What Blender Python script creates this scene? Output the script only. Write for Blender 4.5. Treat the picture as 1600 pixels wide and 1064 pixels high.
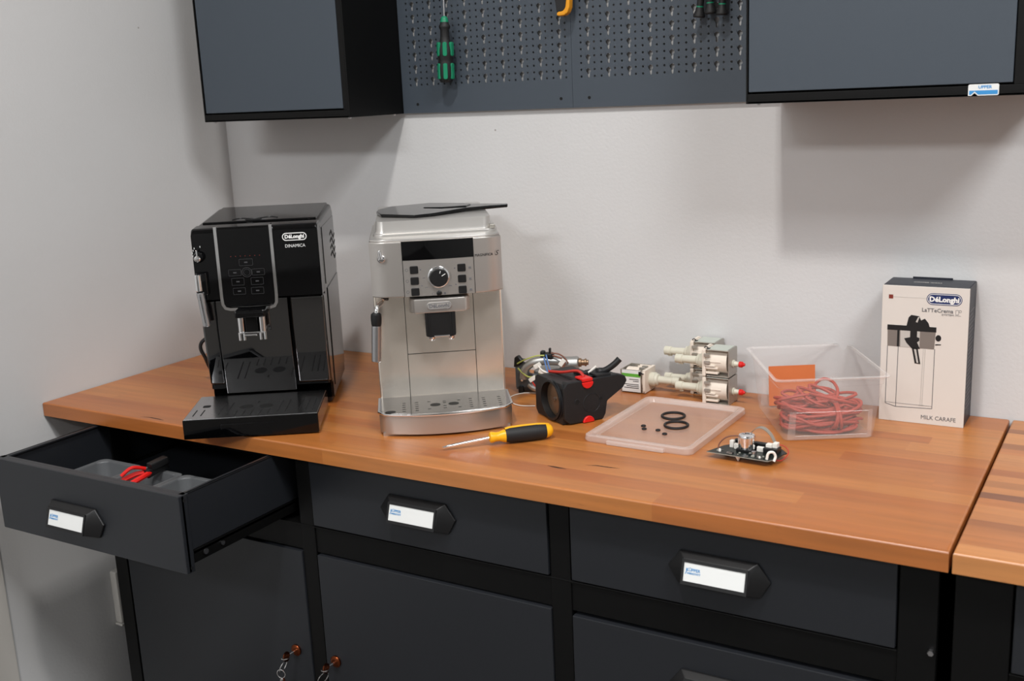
import bpy, bmesh, math, random
from mathutils import Vector, Matrix
R = math.radians
PI = math.pi
for o in list(bpy.data.objects):
    bpy.data.objects.remove(o)
scene = bpy.context.scene
COL = scene.collection
Z0 = 0.85                      # height of the worktop surface above the floor

# ------------------------------------------------------------------ camera
cam_data = bpy.data.cameras.new('camera')
cam = bpy.data.objects.new('camera', cam_data)
COL.objects.link(cam)
cam.location = (1.9615, -1.9528, 0.5869 + Z0)
cam.rotation_euler = (1.3439, 0.0446, 0.5338)
cam_data.sensor_width = 36.0
cam_data.lens = 38.214
cam_data.clip_start = 0.02
cam_data.clip_end = 60
cam_data.dof.use_dof = True
cam_data.dof.focus_distance = 1.95
cam_data.dof.aperture_fstop = 6.3
scene.camera = cam

# ------------------------------------------------------------------ world, lights, exposure
world = bpy.data.worlds.new('world')
scene.world = world
world.use_nodes = True
bg = world.node_tree.nodes['Background']
bg.inputs['Color'].default_value = (0.9, 0.95, 1.0, 1)
bg.inputs['Strength'].default_value = 0.3
vs = scene.view_settings
vs.view_transform = 'Standard'
vs.look = 'None'
vs.gamma = 1.0
vs.use_curve_mapping = False
vs.exposure = 0.0


def area(name, loc, target, size, power, color=(1, 1, 1), size_y=None):
    d = bpy.data.lights.new(name, 'AREA')
    d.energy = power
    d.color = color
    d.size = size
    if size_y:
        d.shape = 'RECTANGLE'
        d.size_y = size_y
    o = bpy.data.objects.new(name, d)
    COL.objects.link(o)
    o.location = (loc[0], loc[1], loc[2] + Z0)
    v = Vector(target) - Vector(loc)
    if abs(v.x) + abs(v.y) > 1e-6:          # lamps pointing straight down keep their axes
        o.rotation_euler = v.to_track_quat('-Z', 'Y').to_euler()
    return o


area('ceiling_lamp', (1.37, -1.82, 2.94), (1.37, -1.82, 0.0), 0.20, 59, (1.0, 0.965, 0.93))
area('ceiling_light_panel', (0.88, -5.60, 2.94), (0.88, -5.60, 0.0), 1.66, 168, (0.97, 0.985, 1.0), 1.0)
area('ceiling_lamp', (3.50, -2.00, 2.94), (3.50, -2.00, 0.0), 1.10, 122, (0.97, 0.985, 1.0))


# ------------------------------------------------------------------ materials
def newmat(name):
    m = bpy.data.materials.new(name)
    m.use_nodes = True
    nt = m.node_tree
    b = nt.nodes['Principled BSDF']
    return m, nt, b


def srgb(r, g, b):
    f = lambda c: (c / 255 / 12.92) if c / 255 <= 0.04045 else ((c / 255 + 0.055) / 1.055) ** 2.4
    return (f(r), f(g), f(b), 1)


def add_bump(nt, b, scale, strength, dist=0.001, detail=3, vec=None, coord='Object'):
    tc = nt.nodes.new('ShaderNodeTexCoord')
    n = nt.nodes.new('ShaderNodeTexNoise')
    n.inputs['Scale'].default_value = scale
    n.inputs['Detail'].default_value = detail
    if vec:
        mp = nt.nodes.new('ShaderNodeMapping')
        mp.inputs['Scale'].default_value = vec
        nt.links.new(tc.outputs[coord], mp.inputs['Vector'])
        nt.links.new(mp.outputs['Vector'], n.inputs['Vector'])
    else:
        nt.links.new(tc.outputs[coord], n.inputs['Vector'])
    bp = nt.nodes.new('ShaderNodeBump')
    bp.inputs['Strength'].default_value = strength
    bp.inputs['Distance'].default_value = dist
    nt.links.new(n.outputs['Fac'], bp.inputs['Height'])
    nt.links.new(bp.outputs['Normal'], b.inputs['Normal'])
    return n


def plain(name, rgb, rough=0.5, metal=0.0, spec=0.5, bump=None, trans=0.0, ior=1.45, alpha=1.0, emit=None, coat=0.0, aniso=0.0):
    m, nt, b = newmat(name)
    b.inputs['Base Color'].default_value = srgb(*rgb)
    b.inputs['Roughness'].default_value = rough
    b.inputs['Metallic'].default_value = metal
    b.inputs['Specular IOR Level'].default_value = spec
    b.inputs['Transmission Weight'].default_value = trans
    b.inputs['IOR'].default_value = ior
    b.inputs['Alpha'].default_value = alpha
    b.inputs['Coat Weight'].default_value = coat
    b.inputs['Anisotropic'].default_value = aniso
    if bump:
        add_bump(nt, b, *bump)
    else:                                   # very faint colour variation keeps surfaces from looking flat
        tc = nt.nodes.new('ShaderNodeTexCoord')
        n = nt.nodes.new('ShaderNodeTexNoise')
        n.inputs['Scale'].default_value = 35
        mr = nt.nodes.new('ShaderNodeMapRange')
        mr.inputs['To Min'].default_value = max(0.0, rough - 0.03)
        mr.inputs['To Max'].default_value = min(1.0, rough + 0.03)
        nt.links.new(tc.outputs['Object'], n.inputs['Vector'])
        nt.links.new(n.outputs['Fac'], mr.inputs['Value'])
        nt.links.new(mr.outputs['Result'], b.inputs['Roughness'])
    return m


M = {}


def wall_mat(name, rgb, k):
    m, nt, b = newmat(name)
    b.inputs['Roughness'].default_value = 0.85
    b.inputs['Specular IOR Level'].default_value = 0.2
    tc = nt.nodes.new('ShaderNodeTexCoord')
    n = nt.nodes.new('ShaderNodeTexNoise')
    n.inputs['Scale'].default_value = 2.2
    n.inputs['Detail'].default_value = 5
    r = nt.nodes.new('ShaderNodeValToRGB')
    c = srgb(*rgb)
    r.color_ramp.elements[0].position = 0.3
    r.color_ramp.elements[1].position = 0.7
    r.color_ramp.elements[0].color = (c[0] * 0.95, c[1] * 0.945, c[2] * 0.94, 1)
    r.color_ramp.elements[1].color = c
    nt.links.new(tc.outputs['Object'], n.inputs['Vector'])
    nt.links.new(n.outputs['Fac'], r.inputs['Fac'])
    # a few small specks and pin holes in the plaster
    v = nt.nodes.new('ShaderNodeTexVoronoi')
    v.inputs['Scale'].default_value = 9
    lt = nt.nodes.new('ShaderNodeMath')
    lt.operation = 'LESS_THAN'
    lt.inputs[1].default_value = 0.018
    nt.links.new(tc.outputs['Object'], v.inputs['Vector'])
    nt.links.new(v.outputs['Distance'], lt.inputs[0])
    mx = nt.nodes.new('ShaderNodeMixRGB')
    mx.inputs['Color2'].default_value = (c[0] * 0.55, c[1] * 0.52, c[2] * 0.5, 1)
    nt.links.new(lt.outputs[0], mx.inputs['Fac'])
    nt.links.new(r.outputs['Color'], mx.inputs['Color1'])
    nt.links.new(mx.outputs['Color'], b.inputs['Base Color'])
    n2 = nt.nodes.new('ShaderNodeTexNoise')
    n2.inputs['Scale'].default_value = 160
    n2.inputs['Detail'].default_value = 4
    nt.links.new(tc.outputs['Object'], n2.inputs['Vector'])
    bp = nt.nodes.new('ShaderNodeBump')
    bp.inputs['Strength'].default_value = k
    bp.inputs['Distance'].default_value = 0.0015
    nt.links.new(n2.outputs['Fac'], bp.inputs['Height'])
    nt.links.new(bp.outputs['Normal'], b.inputs['Normal'])
    return m


M['wall'] = wall_mat('plaster_wall', (206, 206, 206), 0.2)
M['wall_far'] = wall_mat('plaster_wall_grey', (178, 177, 175), 0.35)
M['ceil'] = wall_mat('ceiling_paint', (185, 183, 180), 0.2)
M['floor'] = plain('floor_screed', (84, 80, 76), 0.6, bump=(40, 0.2))
M['trim'] = plain('white_trim_paint', (188, 184, 178), 0.45)


def wood_mat(name, cols, dark):
    """beech: one tone per stave (object random), long grain, short dark flecks"""
    m, nt, b = newmat(name)
    oi = nt.nodes.new('ShaderNodeObjectInfo')
    tc = nt.nodes.new('ShaderNodeTexCoord')
    ramp = nt.nodes.new('ShaderNodeValToRGB')
    els = ramp.color_ramp.elements
    while len(els) < len(cols):
        els.new(0.5)
    for i, c in enumerate(cols):
        els[i].position = i / (len(cols) - 1)
        els[i].color = srgb(*c)
    nt.links.new(oi.outputs['Random'], ramp.inputs['Fac'])
    off = nt.nodes.new('ShaderNodeVectorMath')
    off.operation = 'MULTIPLY_ADD'
    off.inputs[1].default_value = (1, 1, 1)
    mul = nt.nodes.new('ShaderNodeMath')
    mul.operation = 'MULTIPLY'
    mul.inputs[1].default_value = 37.0
    nt.links.new(oi.outputs['Random'], mul.inputs[0])
    nt.links.new(tc.outputs['Object'], off.inputs[0])
    nt.links.new(mul.outputs[0], off.inputs[2])

    def noise(vec, scale, detail):
        mp = nt.nodes.new('ShaderNodeMapping')
        mp.inputs['Scale'].default_value = vec
        nt.links.new(off.outputs[0], mp.inputs['Vector'])
        n = nt.nodes.new('ShaderNodeTexNoise')
        n.inputs['Scale'].default_value = scale
        n.inputs['Detail'].default_value = detail
        nt.links.new(mp.outputs['Vector'], n.inputs['Vector'])
        return n
    g = noise((0.9, 14, 14), 5, 6)
    gr = nt.nodes.new('ShaderNodeMapRange')
    gr.inputs['From Min'].default_value = 0.3
    gr.inputs['From Max'].default_value = 0.7
    gr.inputs['To Min'].default_value = 0.84
    gr.inputs['To Max'].default_value = 1.08
    nt.links.new(g.outputs['Fac'], gr.inputs['Value'])
    mx = nt.nodes.new('ShaderNodeMixRGB')
    mx.blend_type = 'MULTIPLY'
    mx.inputs['Fac'].default_value = 1
    nt.links.new(ramp.outputs['Color'], mx.inputs['Color1'])
    nt.links.new(gr.outputs['Result'], mx.inputs['Color2'])
    fl = noise((6, 40, 40), 8, 1)
    fr = nt.nodes.new('ShaderNodeMapRange')
    fr.inputs['From Min'].default_value = 0.70
    fr.inputs['From Max'].default_value = 0.80
    fr.inputs['To Max'].default_value = dark
    nt.links.new(fl.outputs['Fac'], fr.inputs['Value'])
    mx2 = nt.nodes.new('ShaderNodeMixRGB')
    mx2.inputs['Color2'].default_value = srgb(104, 46, 18)
    nt.links.new(fr.outputs['Result'], mx2.inputs['Fac'])
    nt.links.new(mx.outputs['Color'], mx2.inputs['Color1'])
    nt.links.new(mx2.outputs['Color'], b.inputs['Base Color'])
    b.inputs['Roughness'].default_value = 0.34
    b.inputs['Specular IOR Level'].default_value = 0.95
    bp = nt.nodes.new('ShaderNodeBump')
    bp.inputs['Strength'].default_value = 0.08
    bp.inputs['Distance'].default_value = 0.0006
    nt.links.new(g.outputs['Fac'], bp.inputs['Height'])
    nt.links.new(bp.outputs['Normal'], b.inputs['Normal'])
    return m


M['beech'] = wood_mat('oiled_beech', [(166, 97, 43), (180, 112, 52), (163, 92, 39), (184, 118, 58), (173, 103, 46)], 0.35)
M['beech2'] = wood_mat('oiled_beech_mixed', [(132, 78, 44), (190, 124, 66), (158, 92, 46), (196, 134, 78), (176, 108, 56), (120, 70, 40)], 0.4)
M['crack'] = plain('dark_wood_streak', (62, 34, 20), 0.6)
M['gray'] = plain('blue_grey_powder_coat', (64, 72, 81), 0.48, bump=(900, 0.15, 0.0004, 2))
M['graydark'] = plain('shade_darkened_grey', (32, 34, 38), 0.38, bump=(900, 0.08, 0.0004, 2))  # cabinet grey paint, weak light on the low fronts darkened into the colour
M['black'] = plain('black_powder_coat', (6, 6, 6), 0.5, spec=0.25, bump=(800, 0.12, 0.0004, 2))
M['blackplastic'] = plain('black_plastic', (20, 20, 21), 0.42)
M['blackgloss'] = plain('glossy_black_plastic', (4, 4, 5), 0.04, spec=0.5)
M['blackmirror'] = plain('polished_black_plastic', (4, 4, 5), 0.03, spec=0.7, ior=1.9)
M['blackglass'] = plain('black_glass', (4, 4, 5), 0.03, spec=0.5)
M['dark'] = plain('dark_void', (5, 5, 5), 0.8)
M['chrome'] = plain('chrome', (245, 245, 246), 0.07, 1.0)
M['steel'] = plain('steel', (190, 190, 192), 0.28, 1.0)
M['zinc'] = plain('zinc_plated_steel', (186, 182, 174), 0.4, 0.85)
M['copper'] = plain('copper_lock', (120, 62, 36), 0.25, 1.0)
M['label'] = plain('label_card', (225, 226, 224), 0.35)
M['blue'] = plain('logo_blue', (58, 140, 200), 0.4)
M['white'] = plain('white_print', (232, 232, 230), 0.5)
M['printgrey'] = plain('grey_print', (105, 105, 108), 0.5)
M['dimprint'] = plain('dim_touch_icon', (64, 64, 66), 0.4)
M['printblack'] = plain('black_print', (18, 18, 20), 0.5)


def brushed(name, rgb, rough, vec):
    m, nt, b = newmat(name)
    b.inputs['Base Color'].default_value = srgb(*rgb)
    b.inputs['Metallic'].default_value = 0.86
    tc = nt.nodes.new('ShaderNodeTexCoord')
    mp = nt.nodes.new('ShaderNodeMapping')
    mp.inputs['Scale'].default_value = vec
    n = nt.nodes.new('ShaderNodeTexNoise')
    n.inputs['Scale'].default_value = 20
    n.inputs['Detail'].default_value = 4
    nt.links.new(tc.outputs['Object'], mp.inputs['Vector'])
    nt.links.new(mp.outputs['Vector'], n.inputs['Vector'])
    mr = nt.nodes.new('ShaderNodeMapRange')
    mr.inputs['To Min'].default_value = rough - 0.02
    mr.inputs['To Max'].default_value = rough + 0.02
    nt.links.new(n.outputs['Fac'], mr.inputs['Value'])
    nt.links.new(mr.outputs['Result'], b.inputs['Roughness'])
    bp = nt.nodes.new('ShaderNodeBump')
    bp.inputs['Strength'].default_value = 0.01
    bp.inputs['Distance'].default_value = 0.00001
    nt.links.new(n.outputs['Fac'], bp.inputs['Height'])
    nt.links.new(bp.outputs['Normal'], b.inputs['Normal'])
    return m


M['brushed'] = brushed('brushed_silver', (196, 191, 186), 0.34, (3, 3, 160))
M['brushedwarm'] = brushed('brushed_silver_reflection_tint', (252, 243, 230), 0.22, (3, 3, 160))  # same silver, tray and worktop reflection painted in as a paler warm colour
M['silverpaint'] = plain('silver_painted_plastic', (190, 187, 183), 0.30, 0.6)


# ------------------------------------------------------------------ geometry helpers: shapes are (verts, faces)
def bm_shape(bm):
    bm.verts.index_update()
    s = ([tuple(v.co) for v in bm.verts], [tuple(v.index for v in f.verts) for f in bm.faces])
    bm.free()
    return s


def bevel_shape(s, r, seg=2, sel=None, ang=30):
    if r <= 0:
        return s
    bm = bmesh.new()
    vs_ = [bm.verts.new(v) for v in s[0]]
    for f in s[1]:
        bm.faces.new([vs_[i] for i in f])
    bmesh.ops.recalc_face_normals(bm, faces=bm.faces[:])
    es = []
    for e in bm.edges:
        if len(e.link_faces) == 2 and e.calc_face_angle(0) > R(ang):
            if sel is None or sel(e.verts[0].co, e.verts[1].co):
                es.append(e)
    if es:
        bmesh.ops.bevel(bm, geom=es, offset=r, segments=seg, affect='EDGES', profile=0.5, clamp_overlap=True)
    return bm_shape(bm)


def box(x0, x1, y0, y1, z0, z1, r=0.0, seg=2, sel=None):
    v = [(x0, y0, z0), (x1, y0, z0), (x1, y1, z0), (x0, y1, z0), (x0, y0, z1), (x1, y0, z1), (x1, y1, z1), (x0, y1, z1)]
    f = [(3, 2, 1, 0), (4, 5, 6, 7), (0, 1, 5, 4), (1, 2, 6, 5), (2, 3, 7, 6), (3, 0, 4, 7)]
    return bevel_shape((v, f), r, seg, sel)


def to_axis(p, w, axis):
    if axis == 'z':
        return (p[0], p[1], w)
    if axis == 'y':
        return (p[0], w, p[1])
    return (w, p[0], p[1])


def prism(pts, axis, a, b, r=0.0, seg=2, sel=None):
    """outline pts in the plane across axis, from a to b: axis y -> pts are (x,z), x -> (y,z), z -> (x,y)"""
    n = len(pts)
    v = [to_axis(p, a, axis) for p in pts] + [to_axis(p, b, axis) for p in pts]
    f = [tuple(range(n - 1, -1, -1)), tuple(range(n, 2 * n))]
    f += [(i, (i + 1) % n, n + (i + 1) % n, n + i) for i in range(n)]
    return bevel_shape((v, f), r, seg, sel)


def loft(rings, cap=True, closed=True):
    n = len(rings[0])
    v = [p for r_ in rings for p in r_]
    f = []
    for k in range(len(rings) - 1):
        for i in range(n if closed else n - 1):
            j = (i + 1) % n
            f.append((k * n + i, k * n + j, (k + 1) * n + j, (k + 1) * n + i))
    if cap:
        f.append(tuple(range(n - 1, -1, -1)))
        f.append(tuple((len(rings) - 1) * n + i for i in range(n)))
    return (v, f)


def frame_of(d):
    d = Vector(d).normalized()
    up = Vector((0, 0, 1)) if abs(d.z) < 0.95 else Vector((1, 0, 0))
    a = d.cross(up).normalized()
    return d, a, a.cross(d).normalized()


def lathe(p0, d, prof, n=20):
    """prof: (distance along d, radius)"""
    p0 = Vector(p0)
    d, a, b = frame_of(d)
    rings = []
    for t, r_ in prof:
        r_ = max(r_, 1e-5)
        rings.append([tuple(p0 + d * t + (a * math.cos(2 * PI * i / n) + b * math.sin(2 * PI * i / n)) * r_) for i in range(n)])
    return loft(rings)


def cyl(p0, p1, r0, r1=None, n=16, ch=0.0):
    r1 = r0 if r1 is None else r1
    v = Vector(p1) - Vector(p0)
    L = v.length
    if ch > 0:
        return lathe(p0, v, [(0, r0 - ch), (ch, r0), (L - ch, r1), (L, r1 - ch)], n)
    return lathe(p0, v, [(0, r0), (L, r1)], n)


def smooth_path(pts, k=6, closed=False):
    P = [Vector(p) for p in pts]
    n = len(P)
    out = []
    rng = n if closed else n - 1
    for i in range(rng):
        if closed:
            a, b, c, d = P[(i - 1) % n], P[i], P[(i + 1) % n], P[(i + 2) % n]
        else:
            a, b, c, d = P[max(i - 1, 0)], P[i], P[i + 1], P[min(i + 2, n - 1)]
        for j in range(k):
            t = j / k
            out.append(0.5 * ((2 * b) + (c - a) * t + (2 * a - 5 * b + 4 * c - d) * t * t + (3 * b - a - 3 * c + d) * t ** 3))
    if not closed:
        out.append(P[-1])
    return out


def tube(pts, r, n=8, k=6, closed=False, flat=1.0):
    P = smooth_path(pts, k, closed) if k > 1 else [Vector(p) for p in pts]
    m = len(P)
    rings = []
    _, a, b = frame_of(P[1] - P[0])
    for i in range(m):
        if closed:
            d = (P[(i + 1) % m] - P[(i - 1) % m])
        else:
            d = P[min(i + 1, m - 1)] - P[max(i - 1, 0)]
        d = d.normalized() if d.length > 1e-9 else Vector((1, 0, 0))
        a = (a - d * a.dot(d))
        a = a.normalized() if a.length > 1e-6 else frame_of(d)[1]
        b = d.cross(a)
        rr = r[i * (len(r) - 1) // max(m - 1, 1)] if isinstance(r, (list, tuple)) else r
        rings.append([tuple(P[i] + (a * math.cos(2 * PI * q / n) * flat + b * math.sin(2 * PI * q / n)) * rr) for q in range(n)])
    if closed:
        rings.append(rings[0])
        return loft(rings, cap=False)
    return loft(rings)


def torus(c, R0, r, axis='z', n=28, m=10):
    pts = []
    for i in range(n):
        t = 2 * PI * i / n
        q = to_axis((R0 * math.cos(t), R0 * math.sin(t)), 0, axis)
        pts.append((c[0] + q[0], c[1] + q[1], c[2] + q[2]))
    return tube(pts, r, m, 1, True)


def rrect(x0, x1, y0, y1, r, n=4):
    out = []
    for cx, cy, a0 in ((x1 - r, y1 - r, 0), (x0 + r, y1 - r, 90), (x0 + r, y0 + r, 180), (x1 - r, y0 + r, 270)):
        for i in range(n + 1):
            a = R(a0 + 90 * i / n)
            out.append((cx + r * math.cos(a), cy + r * math.sin(a)))
    return out


def ellipse(cx, cy, a, b, n=20):
    return [(cx + a * math.cos(2 * PI * i / n), cy + b * math.sin(2 * PI * i / n)) for i in range(n)]


def frame_ring(outer, inner, axis, a, b):
    """ring-shaped prism between two outlines with the same number of points"""
    n = len(outer)
    v = [to_axis(p, a, axis) for p in outer] + [to_axis(p, a, axis) for p in inner]
    v += [to_axis(p, b, axis) for p in outer] + [to_axis(p, b, axis) for p in inner]
    f = []
    for i in range(n):
        j = (i + 1) % n
        f += [(i, j, n + j, n + i), (2 * n + i, 3 * n + i, 3 * n + j, 2 * n + j),
              (i, 2 * n + i, 2 * n + j, j), (n + i, n + j, 3 * n + j, 3 * n + i)]
    return (v, f)


def move(s, d=(0, 0, 0), rot=None, sc=None):
    m = Matrix.Translation(d)
    if rot:
        m = m @ Matrix.Rotation(rot[2], 4, 'Z') @ Matrix.Rotation(rot[1], 4, 'Y') @ Matrix.Rotation(rot[0], 4, 'X')
    if sc:
        m = m @ Matrix.Diagonal((sc[0], sc[1], sc[2], 1))
    return ([tuple(m @ Vector(v)) for v in s[0]], s[1])


def text_shape(txt, size, depth=0.0002, sx=1.0, shear=0.0, bold=0.0, align='CENTER'):
    """lettering in the x,z plane facing -y, centred on the origin"""
    cu = bpy.data.curves.new('t', 'FONT')
    cu.body = txt
    cu.size = size
    cu.extrude = depth
    cu.shear = shear
    cu.offset = bold
    cu.align_x = align
    cu.align_y = 'CENTER'
    cu.resolution_u = 2
    o = bpy.data.objects.new('t', cu)
    COL.objects.link(o)
    bpy.context.view_layer.update()
    me = bpy.data.meshes.new_from_object(o.evaluated_get(bpy.context.evaluated_depsgraph_get()))
    s = ([(v.co.x * sx, -v.co.z, v.co.y) for v in me.vertices], [tuple(p.vertices) for p in me.polygons])
    bpy.data.objects.remove(o)
    bpy.data.curves.remove(cu)
    bpy.data.meshes.remove(me)
    return s


def mesh_of(shapes, name, mats, smooth=35):
    """shapes: list of shape or (shape, material index)"""
    V, F, MI = [], [], []
    for s in shapes:
        mi = 0
        if len(s) == 2 and isinstance(s[1], int):
            s, mi = s
        o = len(V)
        V += s[0]
        F += [tuple(i + o for i in f) for f in s[1]]
        MI += [mi] * len(s[1])
    me = bpy.data.meshes.new(name)
    me.from_pydata(V, [], F)
    for m in (mats if isinstance(mats, (list, tuple)) else [mats]):
        me.materials.append(M[m] if isinstance(m, str) else m)
    me.polygons.foreach_set('material_index', MI)
    bm = bmesh.new()
    bm.from_mesh(me)
    bmesh.ops.recalc_face_normals(bm, faces=bm.faces[:])
    bm.to_mesh(me)
    bm.free()
    if smooth:
        me.shade_smooth()
        me.set_sharp_from_angle(angle=R(smooth))
    me.update()
    return me


def tag(o, label=None, cat=None, group=None, kind=None):
    if label:
        o['label'] = label
    if cat:
        o['category'] = cat
    if group:
        o['group'] = group
    if kind:
        o['kind'] = kind
    return o


def thing(name, loc, rz=0, label=None, cat=None, group=None, rot=None):
    o = bpy.data.objects.new(name, None)
    o.empty_display_size = 0.05
    COL.objects.link(o)
    o.location = (loc[0], loc[1], loc[2] + Z0)
    o.rotation_euler = rot if rot else (0, 0, rz)
    return tag(o, label, cat, group)


def part(name, parent, mat, *shapes, label=None, smooth=35, loc=None, rot=None):
    me = mesh_of(list(shapes), name, mat, smooth)
    o = bpy.data.objects.new(name, me)
    COL.objects.link(o)
    if parent:
        o.parent = parent
        if loc:
            o.location = loc
    else:
        l_ = loc or (0, 0, 0)
        o.location = (l_[0], l_[1], l_[2] + Z0)
    if rot:
        o.rotation_euler = rot
    if label:
        o['label'] = label
    if smooth:
        wn = o.modifiers.new('weighted_normal', 'WEIGHTED_NORMAL')
        wn.keep_sharp = True
    return o


def single(name, mat, shapes, label, cat, group=None, loc=None, rot=None, smooth=35):
    """a thing that is one mesh"""
    o = part(name, None, mat, *shapes, smooth=smooth, loc=loc, rot=rot)
    return tag(o, label, cat, group)


def structure(name, mat, *shapes):
    o = part(name, None, mat, *shapes)
    o['kind'] = 'structure'
    return o


def copy_tree(o, parent=None):
    c = o.copy()
    COL.objects.link(c)
    c.parent = parent
    for ch in list(o.children):
        copy_tree(ch, c)
    return c

# ------------------------------------------------------------------ the room
RX, RY, RH = 5.6, -7.6, 3.05
structure('floor', 'floor', box(-0.12, RX + .12, RY - .12, 0.12, -Z0 - 0.1, -Z0))
structure('wall_back', 'wall', box(-0.12, RX + .12, 0, 0.12, -Z0, RH))
structure('wall_left', 'wall', box(-0.12, 0, RY, 0, -Z0, RH))
structure('wall_right', 'wall_far', box(RX, RX + .12, RY, 0, -Z0, RH))
structure('wall_rear', 'wall_far', box(-.12, RX + .12, RY - .12, RY, -Z0, RH))
structure('ceiling', 'ceil', box(-0.12, RX + .12, RY - .12, 0.12, RH, RH + .1))
# door casing on the left wall
structure('trim_1', 'trim', box(0, 0.018, -0.84, -0.752, -Z0, 1.25, 0.004), box(0, 0.026, -0.84, -0.80, -Z0, 1.25, 0.004))
structure('baseboard_left', 'trim', box(0, 0.014, -0.752, 0, -Z0, -Z0 + 0.09, 0.004))
structure('baseboard_back', 'trim', box(0.014, RX, -0.014, 0, -Z0, -Z0 + 0.09, 0.004))

# cable duct cover on the left wall, behind the cabinet's front post
t = thing('cable_duct', (0.0, -0.475, -0.545), 0, 'short white vertical cable duct on the left wall beside the open drawer cabinet', 'cable duct')
part('duct_cover', t, 'trim', box(0, 0.022, -0.022, 0.022, 0, 0.125, 0.005))
part('end_cap', t, 'trim', box(0, 0.023, -0.023, 0.023, -0.006, 0.0, 0.002))

# ------------------------------------------------------------------ worktops made of glued staves
WX = 1.7665


def worktop(x0, x1, rows, lens, mat, label, seed, bev_l, bev_r):
    rnd = random.Random(seed)
    t = thing('worktop', (x0, -0.6, -0.028), 0, label, 'worktop', None)
    D = 0.598
    ys = [0]
    while ys[-1] < D - 0.03:
        ys.append(ys[-1] + rnd.uniform(*rows))
    ys[-1] = D
    W_ = x1 - x0
    for j in range(len(ys) - 1):
        y0, y1 = ys[j], ys[j + 1]
        xs = [0.0, rnd.uniform(0.08, lens[1])]
        while xs[-1] < W_:
            xs.append(xs[-1] + rnd.uniform(*lens))
        xs = [x for x in xs if x < W_ - 0.06] + [W_]
        for i in range(len(xs) - 1):
            a, b = xs[i], xs[i + 1]
            first, last, fr = i == 0 and bev_l, i == len(xs) - 2 and bev_r, j == 0

            def sel(p, q, a=a, b=b, y0=y0, first=first, last=last, fr=fr):
                e = 1e-6
                if p.z < 0.027 and q.z < 0.027:
                    return False
                if fr and abs(p.y - y0) < e and abs(q.y - y0) < e and p.z > .027 and q.z > .027:
                    return True
                if last and abs(p.x - b) < e and abs(q.x - b) < e and p.z > .027 and q.z > .027:
                    return True
                if first and abs(p.x - a) < e and abs(q.x - a) < e and p.z > .027 and q.z > .027:
                    return True
                return False
            cx, cy = (a + b) / 2, (y0 + y1) / 2
            s = box(a, b, y0, y1, 0, 0.028, 0.0035 if (first or last or fr) else 0, 3, sel)
            part('stave', t, mat, move(s, (-cx, -cy, 0)), loc=(cx, cy, 0), smooth=50)
    return t


wt = worktop(0.002, WX, (0.036, 0.046), (0.28, 0.62), 'beech', 'long orange brown beech worktop carrying both coffee machines', 11, True, True)
for pts, wdt in (([(1.150, -.5200), (1.162, -.5213), (1.172, -.5222), (1.186, -.5222)], .0026),
                 ([(1.205, -.4945), (1.222, -.4890), (1.245, -.4885), (1.262, -.4868)], .0017),
                 ([(0.285, -.590), (0.31, -.586), (0.335, -.5875), (0.35, -.589)], .002)):
    n = len(pts)
    up = [(x - .002, y + .6 + wdt * (0.15 if i in (0, n - 1) else 1), .02803) for i, (x, y) in enumerate(pts)]
    dn = [(x - .002, y + .6 - wdt * (0.15 if i in (0, n - 1) else 1), .02803) for i, (x, y) in enumerate(pts)]
    v = up + dn
    part('grain_streak', wt, 'crack', (v, [(i, i + 1, n + i + 1, n + i) for i in range(n - 1)]))
worktop(WX + 0.0045, 2.75, (0.022, 0.034), (0.09, 0.30), 'beech2', 'neighbouring beech worktop with mixed pale and dark staves at the right edge', 23, True, False)

# ------------------------------------------------------------------ handles with label windows
BLUE_LOGO = [('KÜPPER', 0.0068), ]


def pull_handle(parent, cx, cz, yf):
    """black cup pull with pointed ends; label card behind a window on its slanted face"""
    w, h = 0.077, 0.026
    base = [(-w, 0.0), (-0.058, h), (0.058, h), (w, 0.0), (0.062, -h), (-0.062, -h)]
    top = [(-0.050, 0.004), (-0.048, 0.019), (0.048, 0.019), (0.050, 0.004), (0.049, -0.016), (-0.049, -0.016)]
    r0 = [(x, 0.0, z) for x, z in base]
    r1 = [(x, -0.004, z) for x, z in base]
    r2 = [(x, -0.021 + z * 0.30, z) for x, z in top]
    hd = part('handle', parent, 'blackplastic', bevel_shape(loft([r0, r1, r2]), 0.0012, 2), loc=(cx, yf, cz))
    # card plane: tilted back at the top
    tilt = math.atan(0.30)

    def place(s, dy=0.0):
        return move(s, (0, -0.0214 + dy, 0.0), (-tilt, 0, 0))
    fr = frame_ring([(-.049, -.0165), (.049, -.0165), (.049, .0195), (-.049, .0195)],
                    [(-.0455, -.0115), (.0455, -.0115), (.0455, .0155), (-.0455, .0155)], 'y', -0.0016, 0.002)
    part('window_frame', hd, 'blackplastic', place(fr))
    part('label_card', hd, 'label', place(box(-.0455, .0455, -0.0006, 0.001, -.0115, .0155)), label='white label card with small blue logo')
    lg = [move(text_shape('KÜPPER', 0.0062, 0.0001, 1.0, 0, 0.0001), (-.0315, -.0009, .0055)),
          move(text_shape('WERKSTATT', 0.0036, 0.0001, 1.0, 0, 0.0001), (-.0305, -.0009, .0005)),
          prism([(-.0435, -.001), (-.0405, .006), (-.0395, .006), (-.0425, -.001)], 'y', -.0010, -.0008)]
    part('logo', hd, 'blue', *[place(s) for s in lg])
    return hd


def lock_with_key(parent, cx, cz, yf):
    lk = part('lock', parent, 'copper', lathe((cx, yf, cz), (0, -1, 0), [(0, .0115), (.003, .0115), (.005, .009), (.0055, .006), (.0052, 0)], 24),
              label='copper toned cylinder lock')
    return lk


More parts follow.
